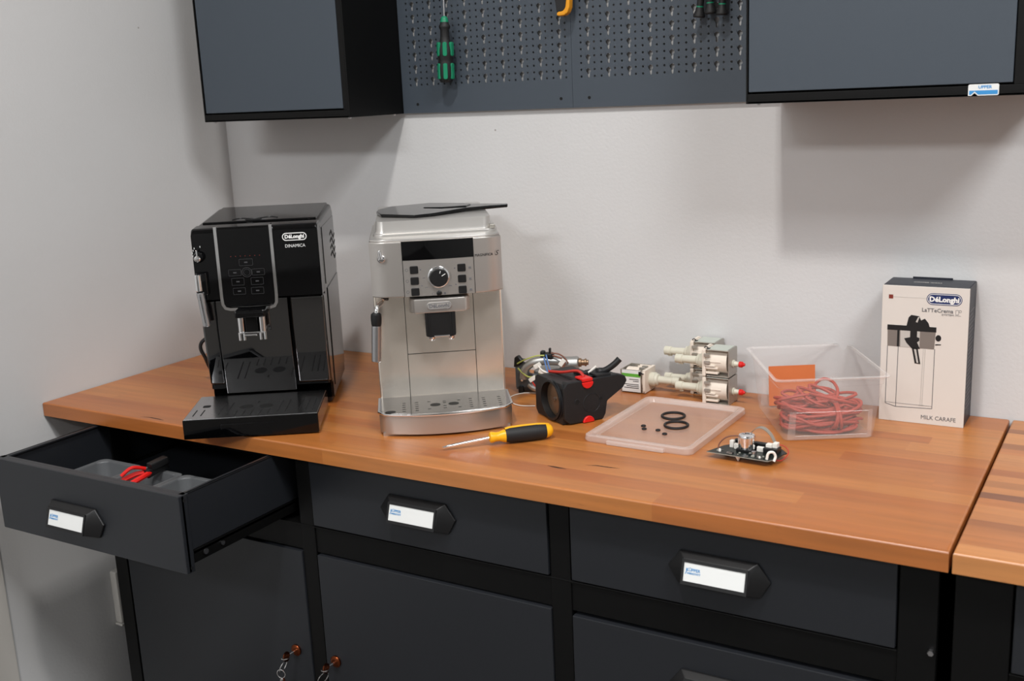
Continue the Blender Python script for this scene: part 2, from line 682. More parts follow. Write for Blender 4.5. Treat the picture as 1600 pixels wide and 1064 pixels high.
# ------------------------------------------------------------------ base cabinet with drawers and doors
FY = -0.57
cb = thing('base_cabinet', (0, 0, -Z0), 0, 'long black workbench cabinet with grey drawers and doors, leftmost drawer pulled open', 'cabinet')


def C(s):
    return move(s, (0, 0, Z0))


CX0, CX1 = 0.125, 1.7525
part('side_panel', cb, 'black', C(box(CX0, CX0 + .003, -.56, -.02, -.845, -.029)))
part('side_panel', cb, 'black', C(box(CX1 - .003, CX1, -.56, -.02, -.845, -.029)))
part('back_panel', cb, 'black', C(box(CX0, CX1, -.023, -.02, -.845, -.029)))
part('bottom_panel', cb, 'black', C(box(CX0, CX1, -.56, -.02, -.78, -.775)))
part('plinth', cb, 'black', C(box(CX0, CX1, -.545, -.53, -.848, -.78)))
for a, b in ((CX0, .162), (.657, .690), (1.1765, 1.2125), (1.703, CX1)):
    part('post', cb, 'black', C(box(a, b, FY, FY + .045, -.848, -.0295, .002)))
part('rail', cb, 'black', C(box(.162, 1.703, FY + .003, FY + .04, -.2165, -.166, .001)), C(box(.162, 1.703, FY - .001, FY + .01, -.1675, -.1645, .001)))
part('rail', cb, 'black', C(box(.162, 1.703, FY + .02, FY + .04, -.040, -.0295, .001)))
part('partition', cb, 'black', C(box(.670, .674, FY + .04, -.03, -.80, -.03)))
part('partition', cb, 'black', C(box(1.192, 1.196, FY + .04, -.03, -.80, -.03)))
part('shelf', cb, 'black', C(box(.13, 1.74, FY + .05, -.03, -.20, -.196)))


def closed_drawer(x0, x1, z0, z1, hz):
    d = part('drawer', cb, 'graydark', C(box(x0, x1, FY - .003, FY + .017, z0, z1, .0022, 2)), C(box(x0 + .02, x1 - .02, FY + .016, FY + .40, z0 + .02, z1 - .008)))
    pull_handle(d, (x0 + x1) / 2 - .0055 + (0.0 if x0 < 1 else .0035), hz + Z0, FY - .003)
    return d


closed_drawer(.6915, 1.1745, -.1625, -.033, -.0985)
closed_drawer(1.2150, 1.7010, -.1625, -.033, -.1010)
closed_drawer(1.2140, 1.7010, -.50, -.2225, -.292)
closed_drawer(1.2140, 1.7010, -.79, -.506, -.58)
for a, b, kx in ((.170, .6565, .6205), (.6930, 1.1765, .7165)):
    d = part('door', cb, 'graydark', C(box(a, b, FY - .003, FY + .017, -.80, -.2190, .0022, 2)))
    lock_with_key(d, kx, -.4255 + Z0, FY - .003)
part('bolt', cb, 'steel', C(cyl((1.7463, FY, -.157), (1.7463, FY - .006, -.157), .0045, .004, 6)))

# the open drawer
DX0, DX1, DY = .150, .632, -.818
od = part('drawer', cb, 'graydark', C(box(DX0, DX1, DY, DY + .012, -.166, -.030, .002)), C(box(DX0 + .0005, DX1 - .0005, DY + .010, DY + .022, -.037, -.0305, .0015)),
          C(box(DX0 + .003, DX0 + .009, DY + .01, DY + .45, -.130, -.0305, .0015)), C(box(DX1 - .009, DX1 - .003, DY + .01, DY + .45, -.130, -.0305, .0015)),
          C(box(DX1 - .014, DX1 - .003, DY + .01, DY + .45, -.0345, -.0305, .0015)), C(box(DX0 + .003, DX0 + .014, DY + .01, DY + .45, -.0345, -.0305, .0015)),
          C(box(DX0 + .004, DX1 - .004, DY + .01, DY + .45, -.138, -.134)), C(box(DX0 + .004, DX1 - .004, DY + .44, DY + .45, -.134, -.05)),
          C(box(DX1 - .006, DX1, DY + .005, DY + .018, -.166, -.0305, .001)), C(box(DX0, DX0 + .006, DY + .005, DY + .018, -.166, -.0305, .001)),
          label='grey drawer pulled open with an organiser tray inside')
pull_handle(od, .365, -.1105 + Z0, DY)
for xx in (DX0 + .004, DX1 - .016):
    part('slide_rail', od, 'black', C(box(xx, xx + .012, DY + .02, DY + .42, -.155, -.1305, .002)))
part('screw', od, 'steel', C(cyl((DX1 - .002, DY + .045, -.142), (DX1 + .0005, DY + .045, -.142), .005, .005, 10)), C(cyl((DX1 - .003, DY + .085, -.143), (DX1 - .001, DY + .085, -.143), .004, .004, 10)))
for zz in (-.040, -.158):
    part('screw_hole', od, 'dark', C(cyl((DX1 - .001, DY + .011, zz), (DX1 + .0004, DY + .011, zz), .0028, .0028, 10)))

# second cabinet to the right
c2 = thing('base_cabinet', (0, 0, -Z0), 0, 'black workbench cabinet under the mixed beech worktop at the right edge', 'cabinet')
part('side_panel', c2, 'black', C(box(1.7715, 1.7745, -.56, -.02, -.845, -.029)))
part('post', c2, 'black', C(box(1.7715, 1.840, FY, FY + .045, -.848, -.0295, .002)))
part('rail', c2, 'black', C(box(1.84, 2.70, FY + .003, FY + .04, -.2165, -.166, .001)), C(box(1.84, 2.70, FY - .001, FY + .01, -.1675, -.1645, .001)))
part('body', c2, 'black', C(box(1.80, 2.72, FY + .05, -.02, -.83, -.04)))
part('drawer', c2, 'graydark', C(box(1.8425, 2.32, FY - .003, FY + .017, -.1625, -.033, .0022)))
part('door', c2, 'graydark', C(box(1.8425, 2.32, FY - .003, FY + .017, -.80, -.219, .0022)))
part('plinth', c2, 'black', C(box(1.7715, 2.72, -.545, -.53, -.848, -.78)))

# keys hanging in the two door locks


def key_shape(L, r):
    return [cyl((0, 0, 0), (0, 0, -L), .0016, .0016, 8), prism([(p[0], p[1] - L - r) for p in ellipse(0, 0, r, r * 1.1, 14)], 'y', -.001, .001),
            box(.0012, .004, -.0008, .0008, -.006, -.003), box(.0012, .0045, -.0008, .0008, -.011, -.008)]


for (kx, kz), lb, tw in (((.6205, -.4255), 'small key bunch hanging from the lock of the left grey door', .2),
                         ((.7165, -.4255), 'small key bunch hanging from the lock of the middle grey door', -.15)):
    k = thing('key_bunch', (kx, FY - .0115, kz), 0, lb, 'keys', 'key bunches in the cabinet door locks')
    part('key', k, 'chrome', cyl((0, 0.0028, 0), (0, -.012, 0), .0022, .0022, 10), *[move(s, (0, -.022, 0), (R(90), 0, 0)) for s in [prism(ellipse(0, 0, .008, .0095, 16), 'y', -.001, .001)]])
    part('key', k, 'copper', move(prism(ellipse(0, 0, .0085, .010, 16), 'x', -.0011, .0011), (0, -.020, 0)))
    part('key_ring', k, 'chrome', move(torus((0, 0, 0), .0125, .0009, 'x', 24, 6), (-.004, -.026, -.017), (0, .35, tw)))
    part('key_ring', k, 'chrome', move(torus((0, 0, 0), .0085, .0008, 'y', 20, 6), (-.010, -.028, -.034), (0, 0, tw)))
    part('key', k, 'chrome', *[move(s, (-.010, -.029, -.040), (0, .12 + tw * .3, .5)) for s in key_shape(.02, .007)])
    part('key', k, 'copper', *[move(s, (-.006, -.027, -.041), (0, -.2, -.3)) for s in key_shape(.022, .007)])

# ------------------------------------------------------------------ wall cabinets and pegboards
UB, UT, UD = .5465, 1.15, .1905


def wall_cabinet(x0, x1, dx0, dx1, label):
    t = thing('wall_cabinet', (x0, 0, UB), 0, label, 'wall cabinet')
    w = x1 - x0
    h = UT - UB
    part('side_panel', t, 'black', box(0, .003, -UD, -.002, 0, h, .0008))
    part('side_panel', t, 'black', box(w - .003, w, -UD, -.002, 0, h, .0008))
    part('bottom_panel', t, 'black', box(.003, w - .003, -UD, -.002, .0, .003))
    part('top_panel', t, 'black', box(.003, w - .003, -UD, -.002, h - .003, h))
    part('back_panel', t, 'black', box(.003, w - .003, -.005, -.002, .003, h - .003))
    part('front_rail', t, 'black', box(0.003, w - .003, -UD, -.17, .0, .0155, .0008))
    part('front_rail', t, 'black', box(0.003, w - .003, -UD, -.17, h - .02, h - .003, .0008))
    if w - (dx1 - x0) > .006:
        part('front_stile', t, 'black', box(dx1 - x0 + .0015, w - .003, -UD, -.17, .0155, h - .02, .0008))
    part('inner_panel', t, 'dark', box(.003, w - .003, -.172, -.170, .0155, h - .02))
    d = part('door', t, 'gray', box(dx0 - x0, dx1 - x0, -UD + .001, -UD + .016, .0185, h - .023, .0012))
    for xx, yy in ((.016, -.175), (w - .008, -.181), (w - .008, -.03), (.016, -.03)):
        part('bolt', t, 'steel', lathe((xx, yy, 0), (0, 0, -1), [(0, .0035), (.002, .0032), (.0032, .0015), (.0033, 0)], 10))
    return t


wall_cabinet(.1287, .5374, .1345, .5205, 'black wall cabinet with grey door above the black coffee machine')
rc = wall_cabinet(1.3631, 1.7925, 1.3672, 1.7625, 'black wall cabinet with grey door and blue sticker above the carton')
# sticker on its lower rail
sx, sz = 1.7235 - 1.3631, .0095
st = part('sticker', rc, 'label', prism([(-.021, -.0085), (-.0165, -.0085), (-.012, -.0045), (-.0075, -.0085), (.0195, -.0085), (.021, -.007), (.021, .0065), (.0195, .008), (-.0195, .008), (-.021, .0065)],
          'y', -UD - .0006, -UD - .0001), loc=(sx, 0, sz), label='blue and white sticker reading UPPER')
part('sticker_print', st, 'blue', prism([(-.0195, -.001), (-.0195, -.007), (-.017, -.007), (-.012, -.0022), (-.007, -.007), (.0195, -.007), (.0195, -.001)], 'y', -UD - .0008, -UD - .0005),
     move(text_shape('UPPER', .0062, .0001, 1.05, 0, .0002), (.002, -UD - .0007, .0035)))


def hole_cell(x0, x1, z0, z1, hole):
    """rectangle with a star-shaped hole: front face triangles plus the hole's rim"""
    v = [(x0, z0), (x1, z0), (x1, z1), (x0, z1)]
    cx = sum(p[0] for p in hole) / len(hole)
    cz = sum(p[1] for p in hole) / len(hole)
    n = len(hole)

    def corner(p):
        a = (p[0] >= cx)
        b = (p[1] >= cz)
        return {(False, False): 0, (True, False): 1, (True, True): 2, (False, True): 3}[(a, b)]
    vs_ = v + list(hole)
    f = []
    for i in range(n):
        j = (i + 1) % n
        ci, cj = corner(hole[i]), corner(hole[j])
        f.append((4 + j, 4 + i, ci))
        if ci != cj:
            f.append((4 + j, ci, cj))
    return vs_, f


def pegboard(x0, x1, first, pitch, label):
    t = thing('pegboard', (x0, 0, UB), 0, label, 'pegboard', 'perforated tool panels')
    yF, th = -.0080, .0013
    w, h = x1 - x0, UT - UB
    V, F = [], []

    def add(vv, ff, rim=None):
        o = len(V)
        V.extend((p[0], yF, p[1]) for p in vv)
        F.extend(tuple(i + o for i in g) for g in ff)
        if rim:
            n = len(rim)
            o2 = len(V)
            V.extend((p[0], yF + th, p[1]) for p in rim)
            F.extend((o + 4 + i, o + 4 + (i + 1) % n, o2 + (i + 1) % n, o2 + i) for i in range(n))
    vz = .0257
    zb = .0525                                     # bottom of the perforated field
    rows = int((h - zb - .04) / vz)
    zt = zb + rows * vz
    xa = first - x0 - pitch * .5
    xb = xa + 9 * pitch
    for q in ([(0, 0), (w, 0), (w, zb), (0, zb)], [(0, zt), (w, zt), (w, h), (0, h)], [(0, zb), (xa, zb), (xa, zt), (0, zt)], [(xb, zb), (w, zb), (w, zt), (xb, zt)]):
        add(q, [(0, 1, 2, 3)])
    for i in range(9):
        cx = xa + (i + .5) * pitch
        kx0, kx1 = cx - pitch * .17, cx + pitch * .17
        for j in range(rows):
            z = zb + j * vz
            kc = z + vz * .66
            key = [(cx + .0049 * math.cos(R(a)), kc + .0049 * math.sin(R(a))) for a in (-58, -20, 18, 54, 90, 126, 162, 200, 238)]
            key += [(cx - .0019, kc - .0125), (cx, kc - .0138), (cx + .0019, kc - .0125)]
            vv, ff = hole_cell(kx0, kx1, z, z + vz, key)
            add(vv, ff, key)
            for s in (0, 1):
                for xl, xr, xc in ((cx - pitch * .5, kx0, cx - pitch * .36), (kx1, cx + pitch * .5, cx + pitch * .30)):
                    za = z + s * vz / 2
                    hc = [(xc + .0022 * math.cos(R(a)), za + vz * .25 + .0022 * math.sin(R(a))) for a in range(0, 360, 45)]
                    vv, ff = hole_cell(xl, xr, za, za + vz / 2, hc)
                    add(vv, ff, hc)
    me = mesh_of([(V, F)], 'panel', 'gray', None)
    o = bpy.data.objects.new('panel', me)
    COL.objects.link(o)
    o.parent = t
    # folded edges that keep the sheet off the wall
    part('folded_edge', t, 'gray', box(0, .0012, yF + .0002, -.001, 0, h))
    part('folded_edge', t, 'gray', box(w - .0012, w, yF + .0002, -.001, 0, h))
    part('folded_edge', t, 'gray', box(.0012, w - .0012, yF + .0002, -.001, 0, .0012))
    part('folded_edge', t, 'gray', box(.0012, w - .0012, yF + .0002, -.001, h - .0012, h))
    for xx in (first - x0, first - x0 + 8 * pitch):
        part('mounting_hole', t, 'dark', cyl((xx, yF - .0004, .0185), (xx, yF + .001, .0185), .0032, .0032, 14))
    return t


pegboard(.5386, .9497, .5768, .0434, 'grey perforated tool panel beside the left wall cabinet, holding the green screwdriver')
pegboard(.9503, 1.3620, .9862, .0434, 'grey perforated tool panel beside the right wall cabinet, holding three small screwdrivers')
# ------------------------------------------------------------------ black coffee machine (glossy, chrome framed touch panel)
M['traysteel'] = plain('satin_stainless_tray', (190, 190, 192), 0.2, 1.0)
M['slot'] = plain('slot_black', (3, 3, 3), 0.7)
M['sidegloss'] = plain('glossy_dark_side_panel', (16, 16, 17), 0.05, spec=0.9)
M['redprint'] = plain('dark_red_print', (120, 40, 30), 0.5)

bmx = thing('coffee_machine', (.491, -.669, .003), R(34), 'glossy black coffee machine with chrome framed touch panel, drip tray overhanging the worktop edge', 'coffee machine')
X0, X1, YB, YK = .018, .250, .170, .415
# body: outline seen from the side, slightly rising roof, rounded edges
body = prism([(YB, .046), (YB, .352), (YB + .012, .3605), (YK - .02, .371), (YK, .355), (YK, .012), (YB + .02, .012), (YB + .02, .046)], 'x', X0, X1, .009, 3,
             lambda p, q: p.z > .06 or q.z > .06)
part('body', bmx, 'blackgloss', body)
part('base_foot', bmx, 'blackplastic', box(X1 - .022, X1 - .004, YK - .07, YK - .02, 0, .014, .003), box(X0 + .004, X0 + .022, YK - .07, YK - .02, 0, .014, .003),
     box(X1 - .026, X1 - .006, YB + .03, YB + .08, 0, .014, .003), box(X0 + .006, X0 + .026, YB + .03, YB + .08, 0, .014, .003))
part('side_panel', bmx, 'sidegloss', box(X1 - .001, X1 + .0016, YB + .045, YK - .012, .03, .225, .001), box(X1 - .001, X1 + .0012, YB + .03, YK - .012, .235, .345, .001))
# side air vents
for k in range(4):
    zz = .318 - k * .014
    part('vent_slot', bmx, 'slot', prism([(YB + .15, zz), (YB + .18, zz + .004), (YB + .21, zz - .013), (YB + .235, zz - .009), (YB + .235, zz - .013), (YB + .208, zz - .018), (YB + .18, zz - .001), (YB + .15, zz - .005)], 'x', X1 + .0010, X1 + .0016))
YP = .138
fp = part('front_panel', bmx, 'blackgloss', prism([(YP, .2265), (YP, .352), (YP + .005, .3595), (YB + .014, .3615), (YB + .014, .2265)], 'x', X0, X1, .006, 3, lambda p, q: p.z > .23 and q.z > .23))
part('grounds_door', bmx, 'blackmirror', prism([(.1580, .0385), (.1405, .165), (.1395, .2235), (YB + .01, .2235), (YB + .01, .0385)], 'x', .050, .183, .0015, 2))
part('side_column', bmx, 'blackmirror', prism([(.1660, .050), (.1510, .165), (.1500, .2240), (YB + .012, .2240), (YB + .012, .050)], 'x', .185, X1, .005, 3))
part('side_column', bmx, 'blackmirror', prism([(.1660, .055), (.1510, .165), (.1500, .2240), (YB + .012, .2240), (YB + .012, .055)], 'x', X0, .048, .005, 3))
# chrome frame running down the panel and back over the roof
ch = []
xa, xb = .064, .165
path = [(xa, YP - .003, .362), (xa, YP - .003, .23), (xa + .001, YP - .003, .217), (xa + .005, YP - .003, .210), (xa + .014, YP - .003, .2075), ((xa + xb) / 2, YP - .003, .2068),
        (xb - .014, YP - .003, .2075), (xb - .005, YP - .003, .210), (xb - .001, YP - .003, .217), (xb, YP - .003, .23), (xb, YP - .003, .362)]


def ribbon(path, w, d):
    """flat bar following a path in the x,z plane at its y"""
    n = len(path)
    r_ = []
    for i in range(n):
        a = Vector(path[max(i - 1, 0)])
        b = Vector(path[min(i + 1, n - 1)])
        t_ = (b - a).normalized()
        nrm = Vector((-t_.z, 0, t_.x))
        p = Vector(path[i])
        r_.append([tuple(p + nrm * w), tuple(p + nrm * w * .8 + Vector((0, -d, 0))), tuple(p - nrm * w * .8 + Vector((0, -d, 0))), tuple(p - nrm * w), tuple(p - nrm * w + Vector((0, d * 2, 0))), tuple(p + nrm * w + Vector((0, d * 2, 0)))])
    return loft(r_)


part('chrome_frame', bmx, 'chrome', ribbon(path, .0034, .0022), label='chrome U-shaped frame around the touch panel')
tp = part('touch_panel', bmx, 'blackglass', prism([(YP - .0035, .212), (YP - .0035, .356), (YP - .001, .361), (YP + .03, .3625), (YP + .03, .212)], 'x', xa + .002, xb - .002, .0015, 2))
yt = YP - .0038
icons = []


def outline(cx, cz, w, h, lw=.0004):
    return frame_ring(rrect(cx - w, cx + w, cz - h, cz + h, .0012, 2), rrect(cx - w + lw, cx + w - lw, cz - h + lw, cz + h - lw, .001, 2), 'y', yt - .0001, yt + .0003)


for cx, cz, w, h in ((.1145, .2945, .0125, .0062), (.0925, .2760, .0115, .0060), (.1355, .2755, .0115, .0060), (.0965, .2590, .0115, .0068), (.1320, .2585, .0115, .0068), (.0975, .2410, .0115, .0062), (.1310, .2405, .0115, .0062)):
    icons.append(outline(cx, cz, w, h))
    icons.append(box(cx - .003, cx + .003, yt - .0001, yt + .0002, cz - .0012, cz + .0012))
icons.append(frame_ring(ellipse(.1145, .2758, .0092, .0092, 28), ellipse(.1145, .2758, .0086, .0086, 28), 'y', yt - .0002, yt + .0002))
icons.append(frame_ring(ellipse(.1145, .2758, .0062, .0062, 24), ellipse(.1145, .2758, .0058, .0058, 24), 'y', yt - .0002, yt + .0002))
part('touch_icons', tp, 'dimprint', *icons)
part('indicator_dots', tp, 'redprint', *[cyl((.088 + i * .0088, yt, .3065), (.088 + i * .0088, yt - .0002, .3065), .0008, .0008, 8) for i in range(7)])
# maker's badge and model name
bg_ = part('badge', bmx, 'white', frame_ring(rrect(.1845, .2295, .3300, .3445, .007, 6), rrect(.1860, .2280, .3315, .3430, .0056, 6), 'y', YP - .0006, YP + .001),
           move(text_shape("DéLonghi", .0092, .0002, 1.0, 0, .0004), (.207, YP - .0005, .3373)), label='white lettering badge reading DeLonghi')
part('model_name', bmx, 'label', move(text_shape('DINAMICA', .0084, .0002, .92), (.2070, YP - .0004, .3200)))
# steam knob on the left
kn = part('steam_knob', bmx, 'blackgloss', lathe((.0300, YP, .3085), (0, -1, 0), [(0, .0105), (.008, .0098), (.0105, .008), (.011, 0)], 22))
part('knob_cap', kn, 'chrome', lathe((.0285, YP - .008, .3060), (0, -1, 0), [(0, .0062), (.004, .0058), (.0055, .004), (.0057, 0)], 18), box(.0270, .0300, YP - .013, YP - .006, .308, .3225, .001))
part('knob_marks', bmx, 'label', *[box(.0175 + dx, .0186 + dx, YP - .0003, YP + .0005, .3145 + dz, .3175 + dz) for dx, dz in ((0, 0), (.0018, .0045), (.0042, .0085), (.0150, .0110), (.0003, -.006))])
# steam wand with ribbed metal sleeves
wd = part('steam_wand', bmx, 'blackgloss', box(.020, .042, YP - .010, YP + .012, .236, .280, .004, 3))
part('wand_sleeve', wd, 'chrome', lathe((.0245, YP - .008, .2765), (.018, 0, -1), [(0, .0062), (.001, .0072), (.030, .0072), (.031, .0062)], 20))
part('wand_sleeve', wd, 'steel', lathe((.0270, YP - .010, .2430), (.09, 0, -1), [(0, .0066), (.001, .0076), (.062, .0076), (.064, .0066)], 20))
part('wand_rib', wd, 'slot', *[lathe((.0270 + .09 * q, YP - .0166 + .0 * q, .2430 - q), (.09, 0, -1), [(0, .0012), (.0505, .0012)], 6) for q in (.006,)])
# coffee spout
sp = part('spout_block', bmx, 'blackgloss', box(.090, .146, YP - .040, YP + .002, .196, .2105, .004, 3))
for xx in (.099, .137):
    part('spout_tube', sp, 'chrome', lathe((xx, YP - .022, .200), (0, 0, -1), [(0, .0070), (.034, .0068), (.036, .0052)], 18), lathe((xx - .004, YP - .026, .167), (0, 0, -1), [(0, .0028), (.015, .0026)], 10),
         lathe((xx + .004, YP - .026, .167), (0, 0, -1), [(0, .0028), (.015, .0026)], 10))
part('spout_bridge', sp, 'chrome', box(.103, .127, YP - .029, YP - .025, .160, .1635, .0012), box(.096, .140, YP - .030, YP - .024, .1655, .168, .001))
part('spout_core', sp, 'blackgloss', box(.106, .130, YP - .030, YP - .006, .166, .200, .003))
# roof lid with bean hatch
part('roof_lid', bmx, 'blackgloss', prism([(.200, .3600), (.400, .3680), (.400, .3728), (.200, .3645)], 'x', X0 + .010, X1 - .008, .0015, 2), label='glossy black roof lid')
part('lid_recess', bmx, 'slot', prism(ellipse(.122, .212, .016, .008, 18), 'z', .361, .3656), box(.115, .127, YP + .035, YP + .041, .3605, .3632, .001))
part('lid_rim', bmx, 'blackplastic', move(tube([(.082, .215, .3652), (.094, .232, .3660), (.122, .222, .3656), (.150, .236, .3662), (.166, .222, .3656)], .0012, 6, 5)))
# drip tray
tz = .0365
tr = part('drip_tray', bmx, 'blackgloss', prism([(.000, .004), (.002, 0), (.238, 0), (.2405, .004), (.2405, tz - .002), (.0, tz - .002)], 'y', .004, .155, .0),
          box(0, .2405, 0.0, .006, .0, tz - .001, .0015), box(.066, .165, -.0008, .004, .004, .026, .003))
part('front_recess', tr, 'blackgloss', prism([(.074, .0045), (.157, .0045), (.148, .016), (.083, .016)], 'y', -.0011, .001))
gr = part('grate', tr, 'traysteel', box(.0015, .2390, .002, .1540, tz - .003, tz, .0012))
slots = []
for xx in (.014, .028, .060, .074, .166, .180, .204, .216, .228):
    slots.append(prism(rrect(xx - .0011, xx + .0011, .022, .098 if xx > .05 else .060, .001, 3), 'z', tz - .001, tz + .0002))
for i, xx in enumerate((.090, .104, .118, .134, .149)):
    slots.append(prism(rrect(xx - .0011, xx + .0011, .010, .043, .001, 3), 'z', tz - .001, tz + .0002))
for xx, yy in ((.102, .066), (.138, .066)):
    slots.append(prism(ellipse(xx, yy, .0125, .0125, 20), 'z', tz - .001, tz + .0002))
slots.append(prism(rrect(.020, .034, .075, .090, .004, 3), 'z', tz - .001, tz + .0002))
slots.append(prism(rrect(.1185, .1215, .090, .098, .0012, 3), 'z', tz - .001, tz + .0002))
for s_ in slots:
    part('grate_slot', tr, 'slot', s_)
part('mains_cord', bmx, 'blackplastic', tube([(.03, YK + .004, .07), (-.02, YK + .006, .098), (-.044, YK - .002, .092), (-.052, YK - .004, .077), (-.045, YK - .004, .056), (-.03, YK + .006, .018), (.02, YK + .02, .005)], .004, 8, 6))

# ------------------------------------------------------------------ silver coffee machine (dial, rows of square buttons)
smx = thing('coffee_machine', (.812, -.512, 0), R(36.5), 'silver coffee machine with round dial, square black buttons and flipped black cup lid', 'coffee machine')
BX0, BX1 = .0005, .2335


def front_curve(x, y0, bow):
    u = (x - .117) / .1165
    return y0 - bow * (1 - u * u)


def curved_slab(y0, bow, yb, z0, z1, x0=BX0, x1=BX1, n=16, r=0.0, rc=.010):
    """slab with a gently bowed front and rounded front corners"""
    pts = []
    for i in range(n + 1):
        x = x0 + (x1 - x0) * i / n
        e = min(x - x0, x1 - x)
        q = 0
        if e < rc:
            q = rc - math.sqrt(max(rc * rc - (rc - e) ** 2, 0))
        pts.append((x, front_curve(x, y0, bow) + q))
    pts += [(x1, yb), (x0, yb)]
    return prism(pts, 'z', z0, z1, r, 2, (lambda p, q: abs(p.z - q.z) < 1e-6 and (p.y < yb - .001 or q.y < yb - .001)) if r else None)


FYB = .110
part('body', smx, 'brushedwarm', box(BX0, BX1, FYB, .425, .006, .236, .004, 3), box(BX0 + .002, BX1 - .002, .09, .425, .236, .334, .006, 3))
part('base', smx, 'blackplastic', box(BX0 + .008, BX1 - .008, .06, .415, 0, .007))
hd = part('control_head', smx, 'brushed', curved_slab(.062, .012, .20, .2385, .3375, r=.003))
part('head_top', smx, 'silverpaint', curved_slab(.066, .012, .30, .337, .341, BX0 + .002, BX1 - .002, r=.0015))
# console: display window, dial and buttons
ys = .0495


def on_head(x0, x1, z0, z1, d0, d1, r=.0):
    n = 8
    pts = [(x0 + (x1 - x0) * i / n, front_curve(x0 + (x1 - x0) * i / n, .062, .012) - d1) for i in range(n + 1)]
    pts += [(x0 + (x1 - x0) * (n - i) / n, front_curve(x0 + (x1 - x0) * (n - i) / n, .062, .012) + d0) for i in range(n + 1)]
    return prism(pts, 'z', z0, z1)


part('console', hd, 'brushed', on_head(.0585, .1815, .2395, .3035, .004, .0010))
part('display', hd, 'blackglass', on_head(.0570, .1825, .3040, .3372, .004, .0014), label='glossy black display strip')
part('console_seam', hd, 'slot', on_head(.0570, .0580, .2387, .3372, .003, .0003), on_head(.1822, .1832, .2387, .3372, .003, .0003))
dl = part('dial', hd, 'blackplastic', lathe((.119, ys + .001, .2722), (0, -1, 0), [(0, .0168), (.010, .0160), (.0125, .0140), (.0128, 0)], 30))
part('dial_ring', hd, 'chrome', lathe((.119, ys + .002, .2722), (0, -1, 0), [(0, .0192), (.0035, .0190), (.0042, .0178), (.0042, .0160)], 32))
part('dial_pointer', dl, 'label', move(box(-.0006, .0006, -.0005, .0005, .006, .0135), (.119, ys - .0118, .2722), (0, R(60), 0)), move(box(-.0006, .0006, -.0005, .0005, .008, .0125), (.119, ys - .0118, .2722), (0, R(15), 0)))
part('dial_scale', hd, 'printblack', *[move(box(-.0003, .0003, -.0004, .0006, .0205, .0225), (.119, ys + .0004, .2722), (0, R(a), 0)) for a in range(-60, 126, 6)])
for i in range(3):
    for xx, zz in ((.0768, .2870 - i * .0196), (.1602, .2862 - i * .0196)):
        part('button', hd, 'blackplastic', move(prism(rrect(-.0072, .0072, -.0068, .0068, .0018, 3), 'y', -.0035, .003, .0006, 1), (xx, front_curve(xx, .062, .012), zz)))
part('button', hd, 'blackplastic', lathe((.1185, ys, .2432), (0, -1, 0), [(0, .0048), (.002, .0046), (.003, .003), (.003, 0)], 18))
pr = []
for i in range(3):
    zz = .2870 - i * .0196
    fy = front_curve(.063, .062, .012) - .0012
    pr += [frame_ring(ellipse(.0638, zz, .0026, .0026, 14), ellipse(.0638, zz, .0021, .0021, 14), 'y', fy - .0003, fy + .0003)]
    pr += [box(.1728, .1768, fy - .0006, fy, zz - .0028, zz - .0002), box(.1722, .1774, fy - .0006, fy, zz - .0036, zz - .0031)]
for xx, zz in ((.0880, .2868), (.0885, .258), (.1480, .2862), (.1487, .257)):
    pr += [cyl((xx, front_curve(xx, .062, .012) - .0010, zz), (xx, front_curve(xx, .062, .012) - .0014, zz), .0014, .0014, 10)]
pr += [frame_ring(ellipse(.1085, .2425, .0026, .0026, 14), ellipse(.1085, .2425, .0021, .0021, 14), 'y', ys - .0006, ys), box(.1268, .1300, ys - .0006, ys, .2405, .2445)]
pr += [box(.094, .100, ys - .0004, ys + .001, .2545, .2552), box(.136, .1415, ys - .0004, ys + .001, .2545, .2560), box(.091, .0955, ys - .0002, ys + .0014, .2712, .2722)]
part('button_icons', hd, 'printgrey', *pr)['kind'] = 'stuff'
part('model_name', hd, 'printblack', move(text_shape('MAGNIFICA', .0068, .0002, .92, .1), (.2008, front_curve(.2008, .062, .012) - .0004, .3055), (0, 0, R(8.5))),
     move(text_shape('S', .0125, .0002, 1.0, .35), (.2235, front_curve(.2235, .062, .012) - .0002, .3070), (0, 0, R(10))), label='model name MAGNIFICA S in thin black letters')
# steam knob
kx, ky = .0215, front_curve(.0215, .062, .012)
kn = part('steam_knob', hd, 'chrome', lathe((kx, ky + .002, .3085), (0, -1, 0), [(0, .0085), (.007, .0075), (.010, .0062), (.012, .004), (.0122, 0)], 22))
part('knob_lever', kn, 'chrome', lathe((kx - .001, ky - .008, .310), (-.15, -.1, 1), [(0, .0038), (.012, .0032), (.0145, .002), (.0150, 0)], 12))
# brewing head with badge and spout
hb = part('spout_head', smx, 'brushed', curved_slab(.062, .016, .115, .2085, .2345, .0645, .1715, 12, .003, .012))
yb_ = front_curve(.117, .062, .016)
part('badge', hb, 'silverpaint', move(prism(rrect(-.0220, .0220, -.0068, .0068, .0066, 6), 'y', -.0020, .002, .0008, 1), (.1170, yb_, .2215)),
     label='oval raised badge reading DeLonghi')
part('badge_print', hb, 'printgrey', move(text_shape('DéLonghi', .0092, .0002, 1.0, 0, .0003), (.1170, yb_ - .0022, .2215)),
     frame_ring(rrect(.0958, .1382, .2155, .2275, .0058, 6), rrect(.0965, .1375, .2162, .2268, .0052, 6), 'y', yb_ - .0023, yb_ - .0015))
sb_ = part('spout', smx, 'blackplastic', prism([(.0905, .2095), (.1450, .2095), (.1445, .166), (.137, .1635), (.098, .1635), (.0910, .166)], 'y', yb_ + .004, yb_ + .040, .002, 2),
           *[box(.0925 + i * .0046, .0948 + i * .0046, yb_ + .0025, yb_ + .006, .168, .2085, .0008) for i in range(0, 11) if i in (0, 1, 9, 10)])
